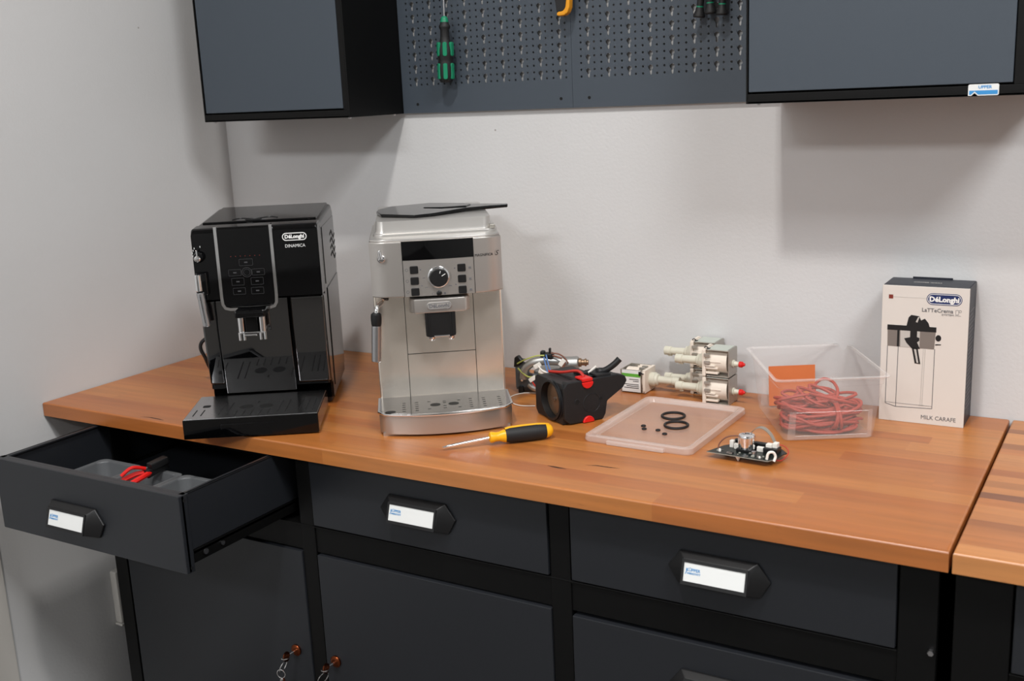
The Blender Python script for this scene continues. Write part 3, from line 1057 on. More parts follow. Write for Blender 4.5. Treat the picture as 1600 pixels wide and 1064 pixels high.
for xx in (.1015, .1360):
    part('spout_nozzle', sb_, 'chrome', lathe((xx, yb_ + .014, .1685), (0, 0, -1), [(0, .0068), (.008, .0064), (.0115, .0045), (.0128, .002)], 18))
part('spout_bridge', sb_, 'chrome', box(.105, .133, yb_ + .0035, yb_ + .010, .1640, .1672, .001))
# front service door lines
part('door_seam', smx, 'slot', box(.0553, .0563, FYB - .0005, FYB + .002, .040, .237), box(.1805, .1815, FYB - .0005, FYB + .002, .038, .237), box(.0553, .1815, FYB - .0006, FYB + .002, .1215, .1225))
# steam wand
wp = part('steam_wand', smx, 'chrome', tube([(.022, .105, .238), (.020, .095, .230), (.013, .076, .2255), (.0075, .066, .221), (.0055, .062, .210), (.005, .062, .200)], .0042, 12, 6))
part('wand_joint', wp, 'blackplastic', lathe((.024, .100, .238), (-.3, -.5, -1), [(0, .007), (.010, .0065)], 14))
part('wand_grip', wp, 'blackplastic', lathe((.0050, .062, .2130), (-.03, 0, -1), [(0, .0060), (.003, .0092), (.010, .0098), (.020, .0092), (.0245, .0080)], 20))
part('wand_sleeve', wp, 'steel', lathe((.0043, .062, .1890), (-.07, 0, -1), [(0, .0085), (.001, .0088), (.0640, .0088), (.0655, .0076)], 22))
# drip tray: bowed front, perforated steel top
TZ = .0425
dt = part('drip_tray', smx, 'brushed', curved_slab(.010, .024, .108, .004, TZ - .004, -.001, .2350, 18, .0015, .012))
front = [(x, front_curve(x, .010, .024)) for x in [i * .234 / 12 for i in range(13)]]
part('tray_foot', dt, 'brushed', prism([(.004, 0), (.085, 0), (.098, .004), (.140, .004), (.153, 0), (.230, 0), (.230, .006), (.004, .006)], 'y', .010, .09))
part('tray_rim', dt, 'chrome', curved_slab(.007, .0245, .112, TZ - .0045, TZ - .0005, -.004, .2375, 18, .0015, .014))
gp = part('grate', dt, 'traysteel', curved_slab(.012, .024, .108, TZ - .002, TZ, 0, .2335, 18, .0006, .012))
sl = []
for xx, yy, a, b in ((.0190, .012, .0095, .0075), (.0990, .040, .0095, .0095), (.1320, .040, .0095, .0095)):
    sl.append(prism(ellipse(xx, yy, a, b, 20), 'z', TZ - .001, TZ + .0002))
for xx in (.0430, .0660, .1630, .1870, .2150):
    for k in range(5):
        sl.append(prism(rrect(xx - .0030, xx + .0030, .010 + k * .013, .0125 + k * .013, .001, 2), 'z', TZ - .001, TZ + .0002))
for xx, yy in ((.088, .062), (.116, .060), (.142, .060), (.116, .050), (.116, .030), (.088, .016), (.142, .016), (.116, .016)):
    sl.append(prism(rrect(xx - .0028, xx + .0028, yy - .0012, yy + .0012, .001, 2), 'z', TZ - .001, TZ + .0002))
sl.append(box(.0548, .0555, -.008, .104, TZ - .001, TZ + .0001))
for s_ in sl:
    part('grate_slot', dt, 'slot', s_)
# roof: bean hopper collar, lid and the tilted black flap
part('hopper_collar', smx, 'silverpaint', prism(rrect(.008, .232, .105, .40, .02, 5), 'z', .330, .3455, .003, 2), label='shiny collar around the bean hopper')
part('hopper', smx, 'silverpaint', loft([[(x, y, .3445) for x, y in rrect(.010, .224, .112, .39, .018, 5)], [(x, y, .350) for x, y in rrect(.0125, .222, .114, .388, .016, 5)], [(x, y, .3665) for x, y in rrect(.0145, .2205, .117, .386, .014, 5)]]))
part('roof_corner', smx, 'silverpaint', prism(rrect(BX0 + .001, BX1 - .001, .085, .42, .03, 6), 'z', .315, .334, .008, 3))
fl = [[(.014, .236), (.024, .188), (.084, .146), (.118, .158), (.182, .205), (.262, .214), (.2635, .224), (.200, .262), (.182, .285), (.118, .328), (.040, .305), (.016, .262)]]
fz = lambda x, y: .3655 + .018 * max(0, (y - .15)) + .020 * max(0, x - .10)
part('cup_lid', smx, 'blackgloss', bevel_shape(loft([[(x, y, fz(x, y)) for x, y in fl[0]], [(x, y, fz(x, y) + .0065) for x, y in fl[0]]]), .0018, 2), label='thin black lid lying across the roof')
part('lid_grip', smx, 'blackgloss', bevel_shape(loft([[(x, y, fz(x, y) + .0064) for x, y in ((.100, .245), (.135, .222), (.185, .220), (.195, .245), (.150, .270))], [(x, y, fz(x, y) + .0085) for x, y in ((.104, .245), (.137, .225), (.183, .223), (.192, .244), (.150, .267))]]), .0008, 1))
part('hinge', smx, 'zinc', box(.218, .2275, .108, .120, .345, .353, .0015), lathe((.223, .106, .349), (0, 1, 0), [(0, .0025), (.016, .0025)], 10))
# ------------------------------------------------------------------ smaller things
M['pumpwhite'] = plain('cream_pump_plastic', (226, 214, 200), 0.45)
M['nozzle'] = plain('milky_nylon', (222, 218, 200), 0.35, trans=0.2)
M['labelgreen'] = plain('green_label_print', (96, 168, 62), 0.5)
M['palelabel'] = plain('pale_green_foil', (196, 202, 192), 0.35, 0.3)
M['red'] = plain('red_plastic', (214, 28, 24), 0.35)
M['redrubber'] = plain('red_silicone_tube', (168, 62, 48), 0.5)
M['brass'] = plain('dull_brass', (150, 124, 100), 0.4, 0.8)
M['alu'] = plain('cast_aluminium', (176, 176, 174), 0.42, 0.85)
M['platepaint'] = plain('galvanised_plate', (96, 104, 110), 0.45, 0.5)
M['brewblack'] = plain('matt_black_plastic', (22, 23, 25), 0.5)
M['grip'] = plain('black_rubber_grip', (24, 24, 25), 0.6)
M['yellow'] = plain('yellow_plastic', (238, 172, 20), 0.35)
M['orangeplastic'] = plain('amber_plastic', (222, 150, 28), 0.35)
M['green'] = plain('green_plastic', (22, 128, 92), 0.38)
M['rubber'] = plain('black_rubber', (26, 22, 22), 0.5)
M['pcb'] = plain('black_circuit_board', (26, 32, 30), 0.35)
M['pcbedge'] = plain('board_edge', (150, 150, 140), 0.5)
M['connector'] = plain('white_connector', (230, 226, 218), 0.45)
M['wirebrown'] = plain('brown_wire', (112, 64, 44), 0.5)
M['wireblue'] = plain('blue_wire', (84, 118, 170), 0.5)
M['wireyellow'] = plain('green_yellow_wire', (176, 182, 96), 0.5)
M['wirewhite'] = plain('white_wire', (228, 224, 216), 0.5)
M['wirered'] = plain('red_wire', (176, 44, 34), 0.5)
M['ribbon'] = plain('grey_ribbon_cable', (140, 132, 122), 0.5)
M['navy'] = plain('carton_navy', (30, 34, 44), 0.45)
M['logonavy'] = plain('logo_navy', (30, 44, 92), 0.4)
M['carton'] = plain('carton_white', (212, 206, 199), 0.4)
M['brownsq'] = plain('print_brown', (122, 46, 34), 0.5)
M['printlight'] = plain('print_light_grey', (186, 182, 176), 0.5)
M['printmid'] = plain('print_mid_grey', (120, 112, 106), 0.5)
M['orangerect'] = plain('orange_rectangle', (206, 112, 62), 0.6)
M['traygrey'] = plain('grey_organiser_plastic', (92, 94, 96), 0.35)


def frosted(name, rgb, alpha, rough):
    m, nt, b = newmat(name)
    b.inputs['Base Color'].default_value = srgb(*rgb)
    b.inputs['Roughness'].default_value = rough
    b.inputs['IOR'].default_value = 1.49
    lw = nt.nodes.new('ShaderNodeTexNoise')
    lw.inputs['Scale'].default_value = 120
    mr = nt.nodes.new('ShaderNodeMapRange')
    mr.inputs['To Min'].default_value = alpha * 0.92
    mr.inputs['To Max'].default_value = alpha * 1.08
    nt.links.new(lw.outputs['Fac'], mr.inputs['Value'])
    nt.links.new(mr.outputs['Result'], b.inputs['Alpha'])
    return m


M['frost'] = frosted('frosted_polypropylene', (222, 212, 208), 0.17, 0.25)
M['frost2'] = frosted('frosted_textured_polypropylene', (222, 208, 202), 0.24, 0.3)
M['clear'] = frosted('clear_polypropylene', (225, 215, 212), 0.06, 0.08)
M['rimclear'] = frosted('thick_clear_rim', (230, 222, 218), 0.30, 0.12)
M['lidplastic'] = frosted('frosted_lid', (222, 200, 188), 0.20, 0.15)
M['lidedge'] = frosted('frosted_lid_edge', (228, 212, 204), 0.42, 0.2)

# ---- organiser tray in the open drawer, with pliers
ot = thing('organiser_tray', (.210, -.800, -.1335), 0, 'grey plastic organiser tray with rounded compartments inside the open drawer', 'tray')


def pan(x0, x1, y0, y1, h, name='compartment'):
    o_ = rrect(x0, x1, y0, y1, .018, 5)
    rings = [[(x, y, h) for x, y in rrect(x0 - .0095, x1 + .0095, y0 - .0095, y1 + .0095, .014, 5)],
             [(x, y, h) for x, y in rrect(x0 - .0015, x1 + .0015, y0 - .0015, y1 + .0015, .018, 5)],
             [(x, y, h - .003) for x, y in rrect(x0, x1, y0, y1, .018, 5)],
             [(x, y, .006) for x, y in rrect(x0 + .004, x1 - .004, y0 + .004, y1 - .004, .018, 5)],
             [(x, y, .001) for x, y in rrect(x0 + .010, x1 - .010, y0 + .010, y1 - .010, .015, 5)]]
    v, f = loft(rings, cap=False)
    n = len(rings[0])
    f = list(f) + [tuple(4 * n + i for i in range(n))]
    return part(name, ot, 'traygrey', (v, f), smooth=60)


for i in range(3):
    pan(.010 + i * .112, .104 + i * .112, .012, .163, .050)
pl = thing('pliers', (.372, -.698, -.0835), R(62), 'small pliers with red handles and dark head in the drawer organiser tray', 'pliers', rot=(R(0), R(-8), R(80)))
part('head', pl, 'blackplastic', prism([(.045, -.007), (.078, -.004), (.080, .004), (.045, .008), (.030, .010), (.028, -.010)], 'z', -.006, .008, .002, 2), box(.040, .078, -.009, .009, .004, .018, .003))
for s in (-1, 1):
    part('handle', pl, 'red', tube([(.036, s * .004, .002), (.018, s * .012, .004), (-.008, s * .014, .003), (-.030, s * .009, -.001)], .0052, 8, 5))
part('spring_lock', pl, 'red', tube([(.034, .004, .010), (.010, .006, .022), (-.012, .010, .014)], .0035, 8, 5))


# ---- vibration pumps
def make_pump(name, label):
    t = thing(name, (0, 0, 0), 0, label, 'pump', 'loose water pumps')
    part('flange', t, 'pumpwhite', box(-.0265, -.0195, -.0228, .0228, -.0260, .0240, .0012), box(-.0265, -.0215, -.019, .019, .0235, .0262, .001))
    co = part('coil_body', t, 'pumpwhite', lathe((-.020, 0, 0), (1, 0, 0), [(0, .0218), (.040, .0218)], 28), box(-.0195, .004, -.0226, -.012, -.0215, -.0175, .001), box(-.0195, .004, -.0226, -.010, -.012, -.0085, .001),
              box(-.0195, -.001, -.0240, -.012, -.0075, -.0035, .001), box(-.0195, .010, -.0228, -.012, .0005, .0035, .001))
    part('terminal', co, 'zinc', box(-.0215, -.0105, -.0262, -.0215, .0115, .0175, .0006), box(-.0215, -.0105, -.0262, -.0215, -.0025, .0035, .0006))
    part('bracket', t, 'zinc', box(-.018, .0255, -.0225, .0225, .0232, .0250, .0006), box(.0238, .0258, -.0225, .0225, -.0258, .0250, .0006), box(-.018, .0255, -.0225, .0225, -.0260, -.0242, .0006))
    part('bracket_label', t, 'palelabel', box(-.0155, .0215, -.0205, .0205, .0250, .0254), label='pale printed foil label')
    part('bracket_hook', t, 'printblack', torus((-.020, -.017, .0255), .0035, .0010, 'y', 14, 6), box(-.0185, -.0130, -.020, -.012, .0250, .0262, .0005))
    part('outlet_nozzle', t, 'nozzle', lathe((-.0265, 0, -.003), (-1, 0, 0), [(0, .0135), (.004, .0140), (.010, .0140), (.012, .0120), (.016, .0115), (.018, .0078), (.046, .0072), (.047, .0088), (.060, .0086), (.0605, .0076)], 22),
         box(-.080, -.072, -.003, .003, -.0135, -.009, .001))
    part('inlet_stub', t, 'nozzle', lathe((.0258, 0, -.004), (1, 0, 0), [(0, .0075), (.002, .0075), (.003, .0055), (.010, .0045), (.012, .0030)], 16))
    part('cap', t, 'red', lathe((.0370, 0, -.004), (1, 0, 0), [(0, .0042), (.001, .0056), (.0065, .0056), (.008, .0040), (.0115, .0022)], 14), label='red protective cap')
    return t


pump = make_pump('water_pump', 'cream and steel water pump with red cap, lower front one of the stack')
pump.location = (1.2775, -.0795, .0262 + Z0)
for loc, lb in (((1.2772, -.0795, .0793), 'cream and steel water pump with red cap, upper front one of the stack'),
                ((1.2335, -.0285, .0262), 'cream and steel water pump, lower rear one of the stack against the wall'),
                ((1.2335, -.0285, .0793), 'cream and steel water pump, upper rear one of the stack against the wall')):
    c = copy_tree(pump)
    c.location = (loc[0], loc[1], loc[2] + Z0)
    c['label'] = lb
lone = copy_tree(pump)
lone.location = (1.1025, -.062, .0242 + Z0)
lone.rotation_euler = (R(-90), 0, R(180))
lone['label'] = 'single water pump with green and white label lying behind the black brewing unit'
for ch in list(lone.children):
    if ch.name.startswith('cap'):
        bpy.data.objects.remove(ch)
    elif ch.name.startswith('bracket_label'):
        bpy.data.objects.remove(ch)
lbl = part('bracket_label', lone, 'label', box(-.0165, .0225, -.0215, .0215, .0250, .0254), label='white label with a green band')
# label face points to the viewer: local x is flipped, local y is up
part('label_band', lbl, 'labelgreen', box(-.0165, .0225, -.0150, -.0085, .0253, .0256))
part('label_print', lbl, 'printblack', *[box(-.0130, -.0130 + w_, yy, yy + .0013, .0253, .0256) for w_, yy in ((.020, -.004), (.012, -.0005), (.030, .006), (.026, .0095), (.031, .013))])

# ---- brewing unit
bu = thing('brewing_unit', (.9892, -.2712, 0), R(-32), 'black plastic brewing unit with round piston bore and red clips', 'brewing unit')
H = .079


def rect_by_angle(cx, cz, x0, x1, z0, z1, n):
    out = []
    for i in range(n):
        a = 2 * PI * i / n
        dx, dz = math.cos(a), math.sin(a)
        k = min((x1 - cx) / dx if dx > 1e-9 else ((x0 - cx) / dx if dx < -1e-9 else 9), (z1 - cz) / dz if dz > 1e-9 else ((z0 - cz) / dz if dz < -1e-9 else 9))
        out.append((cx + dx * k, cz + dz * k))
    return out


n_ = 40
bcx, bcz, br_ = .064, .040, .0335
outer = rect_by_angle(bcx, bcz, .004, .104, .002, H - .003, n_)
part('housing', bu, 'brewblack', frame_ring(outer, ellipse(bcx, bcz, br_, br_, n_), 'y', -.001, .030),
     box(.004, .109, .028, .079, 0, H, .004, 2),
     prism([(-.001, .012), (.010, .002), (.079, .0), (.085, .010), (.089, .033), (.123, .052), (.132, .064), (.128, .074), (.112, H), (.006, H), (-.001, .070)], 'x', .092, .110, .003, 2),
     prism([(.05, .035), (.089, .035), (.121, .053), (.129, .064), (.126, .072), (.112, H - .001), (.05, H - .001)], 'x', .058, .100, .003, 2))
part('bore_ring', bu, 'brewblack', frame_ring(ellipse(bcx, bcz, br_ + .0038, br_ + .0038, 40), ellipse(bcx, bcz, br_ - .0005, br_ - .0005, 40), 'y', -.005, .004))
for k, q in enumerate((0, .006, .012)):
    part('bore_rib', bu, 'graydark', tube([(bcx + (br_ + .006 - q) * math.cos(R(a)), -.0015 + q * .3, bcz + (br_ + .006 - q) * math.sin(R(a))) for a in range(-65, 76, 14)], .0009, 6, 3))
part('piston', bu, 'brass', lathe((bcx, .013, bcz), (0, -1, 0), [(0, br_), (.004, br_), (.006, br_ * .9), (.0065, .004)], 36), label='worn metal piston disc')
part('piston_screw', bu, 'steel', lathe((bcx, .0068, bcz), (0, -1, 0), [(0, .0042), (.002, .0040), (.0025, 0)], 14))
cl_ = [(.0115 * math.cos(R(a)), .0115 * math.sin(R(a))) for a in range(180, 361, 18)]
part('red_clip', bu, 'red', prism([(.047 + a, H - .004 + b) for a, b in cl_], 'x', .1085, .1135, .001, 1), box(.085, .112, .036, .058, H - .003, H + .003, .0015), label='red locking clip')
part('red_clip', bu, 'red', prism([(.047 + a, .001 - b) for a, b in cl_], 'x', .1085, .1135, .001, 1), label='red locking clip')
part('red_lever', bu, 'wirered', tube([(.020, .020, H + .001), (.050, .030, H + .004), (.080, .046, H + .010), (.094, .050, H + .002)], .0028, 6, 4))
part('latch', bu, 'brewblack', box(.056, .085, .050, .066, H - .002, H + .006, .002), box(.06, .105, .070, .100, H - .004, H + .004, .002))
part('hose', bu, 'brewblack', tube([(.080, .085, H + .003), (.092, .096, H + .006), (.100, .110, H + .016), (.104, .120, H + .026)], .0058, 12, 5), lathe((.085, .090, H - .004), (0, 0, 1), [(0, .009), (.010, .0085), (.013, .006)], 16))
part('pin', bu, 'connector', cyl((.075, .068, H), (.085, .082, H + .014), .0022, .0022, 8))
part('hub', bu, 'slot', cyl((.109, .025, .042), (.1108, .025, .042), .0040, .0040, 14), cyl((.109, .075, .040), (.1108, .075, .040), .0025, .0025, 14))
part('hub_rim', bu, 'graydark', move(torus((0, 0, 0), .0045, .0006, 'x', 18, 6), (.1102, .025, .042)), move(torus((0, 0, 0), .0175, .0005, 'x', 28, 6), (.1102, .055, .035)))
part('hose_clip', bu, 'steel', cyl((-.006, .012, .018), (.004, .010, .020), .0032, .0032, 10), cyl((-.006, .010, .009), (.004, .010, .011), .0032, .0032, 10))

# ---- heater assembly with wiring behind the brewing unit
ha = thing('heater_assembly', (.885, -.165, 0), R(14), 'dismantled heater assembly with curved metal pipe and loose coloured wires', 'heater assembly')
part('mounting_plate', ha, 'platepaint', prism([(.0, .010), (.0, .058), (.006, .066), (.020, .062), (.030, .040), (.060, .036), (.128, .032), (.135, .020), (.120, .008)], 'y', -.002, .002, .0008, 1), box(0, .12, -.0, .06, .006, .010, .001))
part('foot', ha, 'blackplastic', box(.006, .016, -.008, .006, 0, .014, .002))
part('foot', ha, 'blackplastic', box(.10, .11, .02, .04, 0, .010, .002))
part('corner_clip', ha, 'blackplastic', prism([(-.002, .052), (.000, .072), (.008, .076), (.014, .068), (.022, .068), (.010, .056)], 'y', -.006, .006, .0015, 1))
part('heater_pipe', ha, 'alu', tube([(.018, -.006, .030), (.022, -.006, .050), (.038, -.004, .063), (.060, .0, .066), (.080, .006, .064), (.108, .016, .062), (.122, .02, .061)], .0085, 14, 6))
part('heater_pipe', ha, 'alu', tube([(.030, -.010, .020), (.042, -.012, .012), (.062, -.010, .012), (.10, 0, .014)], .006, 12, 6))
part('heater_body', ha, 'alu', lathe((.090, .012, .058), (1, .1, .02), [(0, .012), (.004, .014), (.034, .014), (.036, .011)], 20), box(.035, .11, .005, .05, .012, .045, .004))
part('brass_fitting', ha, 'brass', lathe((.124, .017, .060), (1, .1, .02), [(0, .0085), (.006, .0085), (.007, .006), (.012, .006), (.013, .0075), (.016, .0075), (.017, .005), (.020, .005)], 14))
part('screw', ha, 'chrome', lathe((.013, -.002, .026), (0, -1, 0), [(0, .0030), (.002, .0028), (.003, 0)], 12))
part('clamp', ha, 'blackplastic', box(.060, .078, -.006, .012, .070, .082, .003), box(.052, .062, -.004, .008, .066, .086, .003), box(.070, .074, -.004, .004, .08, .092, .0012))
rw = random.Random(5)
for i, (mat, pts) in enumerate((('wireyellow', [(.006, -.006, .060), (.022, -.010, .069), (.045, -.008, .077), (.062, -.006, .078)]),
                                ('wireyellow', [(.008, -.010, .052), (.020, -.014, .042), (.034, -.016, .036), (.056, -.016, .040), (.066, -.014, .030)]),
                                ('wireyellow', [(.048, -.016, .030), (.058, -.018, .048), (.070, -.016, .038), (.084, -.014, .020)]),
                                ('wireblue', [(.066, -.008, .080), (.072, -.016, .064), (.078, -.020, .046), (.080, -.018, .026)]),
                                ('wireblue', [(.062, -.010, .076), (.068, -.018, .058), (.074, -.022, .044), (.088, -.018, .024)]),
                                ('wirebrown', [(.074, -.002, .082), (.088, .002, .080), (.100, .004, .072), (.108, .0, .062)]),
                                ('wirebrown', [(.078, -.004, .078), (.094, -.006, .074), (.104, -.008, .066), (.096, -.014, .052)]),
                                ('wirered', [(.036, -.018, .032), (.044, -.022, .022), (.052, -.020, .014), (.064, -.016, .012)]),
                                ('wirered', [(.094, -.016, .034), (.112, -.018, .038), (.128, -.014, .046), (.140, -.008, .044)]),
                                ('wirewhite', [(.052, -.018, .060), (.064, -.022, .050), (.086, -.020, .044), (.10, -.016, .030)]))):
    part('wire', ha, mat, tube(pts, .0016, 6, 6))
for x, y, z, ry, rz in ((.050, -.016, .060, -.5, .2), (.040, -.020, .034, -.6, 0), (.098, -.010, .066, -.9, .3), (.090, -.016, .048, -.9, .2), (.060, -.018, .048, .4, 0)):
    part('wire_connector', ha, 'connector', move(box(-.0075, .0075, -.003, .003, -.0042, .0042, .001), (x, y, z), (0, ry, rz)))
# thin white lead lying on the worktop
a_ = -R(14)
lead = [(.9344, -.1597), (.9064, -.1696), (.8943, -.1930), (.9005, -.2187), (.9232, -.2420), (.9454, -.2485), (.970, -.240)]
part('white_lead', ha, 'wirewhite', tube([((x - .885) * math.cos(a_) - (y + .165) * math.sin(a_), (x - .885) * math.sin(a_) + (y + .165) * math.cos(a_), .0014) for x, y in lead], .0011, 8, 8))

# ---- yellow screwdriver on the worktop
sv = Vector((1.0912 - .9533, -.3919 + .5265, .004))
sd = thing('screwdriver', (.9533, -.5265, .0), math.atan2(sv.y, sv.x), 'yellow and black screwdriver lying in front of the silver coffee machine', 'screwdriver')
hz = .0148
part('blade', sd, 'chrome', lathe((0, 0, .0062), (.092, 0, .0082), [(0, .0006), (.006, .0022), (.010, .0028), (.096, .0028)], 14), box(-.0005, .006, -.0028, .0028, .0058, .0068))
part('collar', sd, 'yellow', lathe((.080, 0, hz - .001), (1, 0, 0), [(0, .0060), (.002, .0092), (.005, .0098), (.012, .0080), (.018, .0082), (.026, .0110), (.034, .0128)], 18))
part('grip', sd, 'grip', lathe((.108, 0, hz), (1, 0, 0), [(0, .0122), (.006, .0138), (.030, .0146), (.055, .0145), (.070, .0132), (.078, .0110)], 20))
part('end_cap', sd, 'yellow', lathe((.178, 0, hz), (1, 0, 0), [(0, .0130), (.006, .0122), (.011, .0095), (.014, .0050), (.0145, 0)], 20))
part('grip_stripe', sd, 'yellow', loft([[(x, -.0048, hz + r_ * .955), (x, 0, hz + r_ * 1.06), (x, .0048, hz + r_ * .955), (x, 0, hz + r_ * .8)] for x, r_ in ((.108, .0122), (.116, .0140), (.138, .0147), (.163, .0146), (.178, .0132), (.186, .0115))]))

# ---- box lid with seals on it
LX0, LX1, LY0, LY1 = 1.148, 1.346, -.391, -.129
ld = thing('box_lid', ((LX0 + LX1) / 2, (LY0 + LY1) / 2, 0), R(-1.2), 'flat translucent plastic box lid lying on the worktop with seals on top', 'lid')
hw, hl = (LX1 - LX0) / 2, (LY1 - LY0) / 2
part('panel', ld, 'lidplastic', prism(rrect(-hw + .016, hw - .016, -hl + .016, hl - .016, .010, 5), 'z', .0040, .0055))
rg = [[(x, y, z) for x, y in rrect(-hw + i, hw - i, -hl + i, hl - i, .014 if i < .01 else .009, 5)] for i, z in ((.0015, .0002), (0, .0030), (.0010, .0105), (.0035, .0120), (.0105, .0118), (.0130, .0100), (.0150, .0055), (.0165, .0040))]
part('rim', ld, 'lidedge', loft(rg, cap=False), smooth=50)
part('clip_tab', ld, 'lidedge', box(-.052, .052, -hl - .0035, -hl + .004, .0005, .0075, .0015))
part('clip_tab', ld, 'lidedge', box(-.052, .052, hl - .004, hl + .0035, .0005, .0075, .0015))
for (x, y), lb in (((1.2418, -.2200), 'large black rubber ring on the box lid, farther of the two'), ((1.2670, -.2680), 'large black rubber ring on the box lid, nearer of the two')):
    single('rubber_ring', 'rubber', [torus((0, 0, 0), .0200, .0024, 'z', 36, 10)], lb, 'seal', 'large sealing rings', loc=(x, y, .0080))
for (u, v), lb in (((1.2156, -.2915), 'tiny black seal on the box lid, left of the pair beside the rings, farther'), ((1.2235, -.3064), 'tiny black seal on the box lid, left of the pair beside the rings, nearer'),
                   ((1.2483, -.3045), 'tiny black seal on the box lid just left of the nearer ring'), ((1.2667, -.3190), 'tiny black seal on the box lid closest to the viewer')):
    single('small_seal', 'rubber', [torus((0, 0, 0), .0030, .0016, 'z', 18, 8)], lb, 'seal', 'tiny seals', loc=(u, v, .0072))

# ---- storage box
sbx = thing('storage_box', (1.468, -.137, 0), R(30), 'clear plastic storage box holding red tubing', 'storage box')
bw, bl, rw_, rl_, BH = .0745, .100, .0870, .1125, .110


def ring_at(z, off=0.0, r=.012):
    k = z / BH
    return [(x, y, z) for x, y in rrect(-(bw + (rw_ - bw) * k) + off, (bw + (rw_ - bw) * k) - off, -(bl + (rl_ - bl) * k) + off, (bl + (rl_ - bl) * k) - off, r, 5)]


part('floor_panel', sbx, 'clear', prism(rrect(-bw + .002, bw - .002, -bl + .002, bl - .002, .010, 5), 'z', .0008, .0022))
wl = loft([ring_at(.001), ring_at(.088), ring_at(BH - .016)], cap=False)
part('wall_shell', sbx, 'frost', wl, smooth=60)
part('shoulder', sbx, 'frost', loft([ring_at(BH - .016), ring_at(BH - .0158, -.0016), ring_at(BH - .002, -.0022)], cap=False), smooth=30)
part('rim', sbx, 'rimclear', loft([ring_at(BH - .0035, -.0022), ring_at(BH - .0035, -.0065), ring_at(BH - .0012, -.0078), ring_at(BH, -.0060), ring_at(BH, -.0022)], cap=False), smooth=40)
# textured fields around the clear label windows on the short sides
for s in (-1, 1):
    def on_end(pts):
        vv = []
        for x, z in pts:
            k = z / BH
            yy = s * (bl + (rl_ - bl) * k + .0006)
            vv.append((x, yy, z))
        return vv
    fld = [[(-.069, .003), (-.056, .003), (-.056, .052), (-.066, .052)], [(.069, .003), (.069, .052), (.062, .052), (.062, .003)], [(-.056, .003), (.062, .003), (.062, .0085), (-.056, .0085)]]
    part('textured_field', sbx, 'frost2', *[(on_end(q), [(0, 1, 2, 3)]) for q in fld])
    fr_ = [(-.056, .0085), (.062, .0085), (.062, .050), (-.056, .050)]
    part('label_window_edge', sbx, 'rimclear', tube(on_end(fr_), .0005, 5, 1, True))
oc = single('orange_rectangle', 'orangerect', [box(-.042, .042, -.0006, .0006, 0, .073)], 'orange card standing inside the clear storage box against its far end', 'card')  # flat orange rectangle, upright inside the box at its far end
sbm = Matrix.Translation((1.468, -.137, Z0)) @ Matrix.Rotation(R(30), 4, 'Z')
oc.matrix_world = sbm @ Matrix.Translation((-.014, .0935, .0035)) @ Matrix.Rotation(R(-5), 4, 'X')
# coiled red tubing
rt = random.Random(8)
pts = []
for k in range(15):                                     # long loops lying on the floor of the box
    a, b = rt.uniform(.050, .068), rt.uniform(.018, .040)
    cx_, cy_ = rt.uniform(-.006, .006), rt.uniform(-.054, -.036)
    zb_ = .0065 + k * .0025
    tilt = rt.uniform(-.3, .3)
    for j in range(8):
        t_ = 2 * PI * j / 8 + k * .35
        x, y = a * math.cos(t_), b * math.sin(t_)
        pts.append((cx_ + x * math.cos(tilt) - y * math.sin(tilt), cy_ + x * math.sin(tilt) + y * math.cos(tilt), zb_ + rt.uniform(-.002, .004) + .006 * math.sin(t_ * 2 + k)))
for k in range(3):                                      # turns that bind the bundle
    for j in range(7):
        t_ = 2 * PI * j / 7
        pts.append((.016 + k * .0065 + .006 * math.sin(t_ + k), -.048 + .040 * math.cos(t_), .0265 + .021 * math.sin(t_)))
for k in range(11):                                     # loose upper loops behind
    a, b = rt.uniform(.018, .044), rt.uniform(.014, .032)
    cx_, cy_ = rt.uniform(-.040, .034), rt.uniform(-.030, .030)
    for j in range(8):
        t_ = 2 * PI * j / 8 + k
        pts.append((cx_ + a * math.cos(t_), cy_ + b * math.sin(t_), .022 + k * .0030 + .014 * math.sin(t_ + k * 1.3)))
pts = [(max(-.066, min(.066, x)), max(-.093, min(.06, y)), max(.006, min(.068, z))) for x, y, z in pts]
tb = single('rubber_tubing', 'redrubber', [tube(pts, .0027, 8, 5)], 'tangled coil of red rubber tubing inside the clear storage box', 'tubing')
tb.matrix_world = sbm

# ---- circuit board with chrome knob
pb = thing('circuit_board', (1.367, -.386, 0), R(-4), 'small black circuit board with chrome knob and white connectors', 'circuit board')
zb_ = .0095
po = [(0, 0), (.1020, .0), (.1090, .014), (.1120, .040), (.1150, .048), (.100, .064), (.030, .064), (.012, .040)]
part('board', pb, 'pcb', prism(po, 'z', zb_, zb_ + .0014))
part('board_edge', pb, 'pcbedge', prism([(0, -.0003), (.1020, -.0003), (.1020, 0), (0, 0)], 'z', zb_ + .0001, zb_ + .0012), prism([(.1020, -.0003), (.1093, .0138), (.1090, .014), (.1018, .0)], 'z', zb_ + .0001, zb_ + .0012))
part('support_pin', pb, 'connector', lathe((.050, .008, zb_), (0, 0, -1), [(0, .0060), (.003, .0040), (zb_ - .0005, .0008)], 12))
part('support_pin', pb, 'connector', lathe((.085, .050, zb_), (0, 0, -1), [(0, .0040), (zb_, .003)], 12))
part('support_pin', pb, 'connector', lathe((.022, .030, zb_), (0, 0, -1), [(0, .0040), (zb_, .003)], 12))
zt_ = zb_ + .0014
part('knob', pb, 'chrome', lathe((.0540, .0330, zt_ + .004), (0, 0, 1), [(0, .0132), (.001, .0138), (.019, .0138), (.022, .0122), (.0222, .0100), (.0208, .0085), (.0208, 0)], 32), label='chrome rotary knob')
part('encoder', pb, 'blackplastic', box(.041, .067, .020, .046, zt_, zt_ + .005, .001))
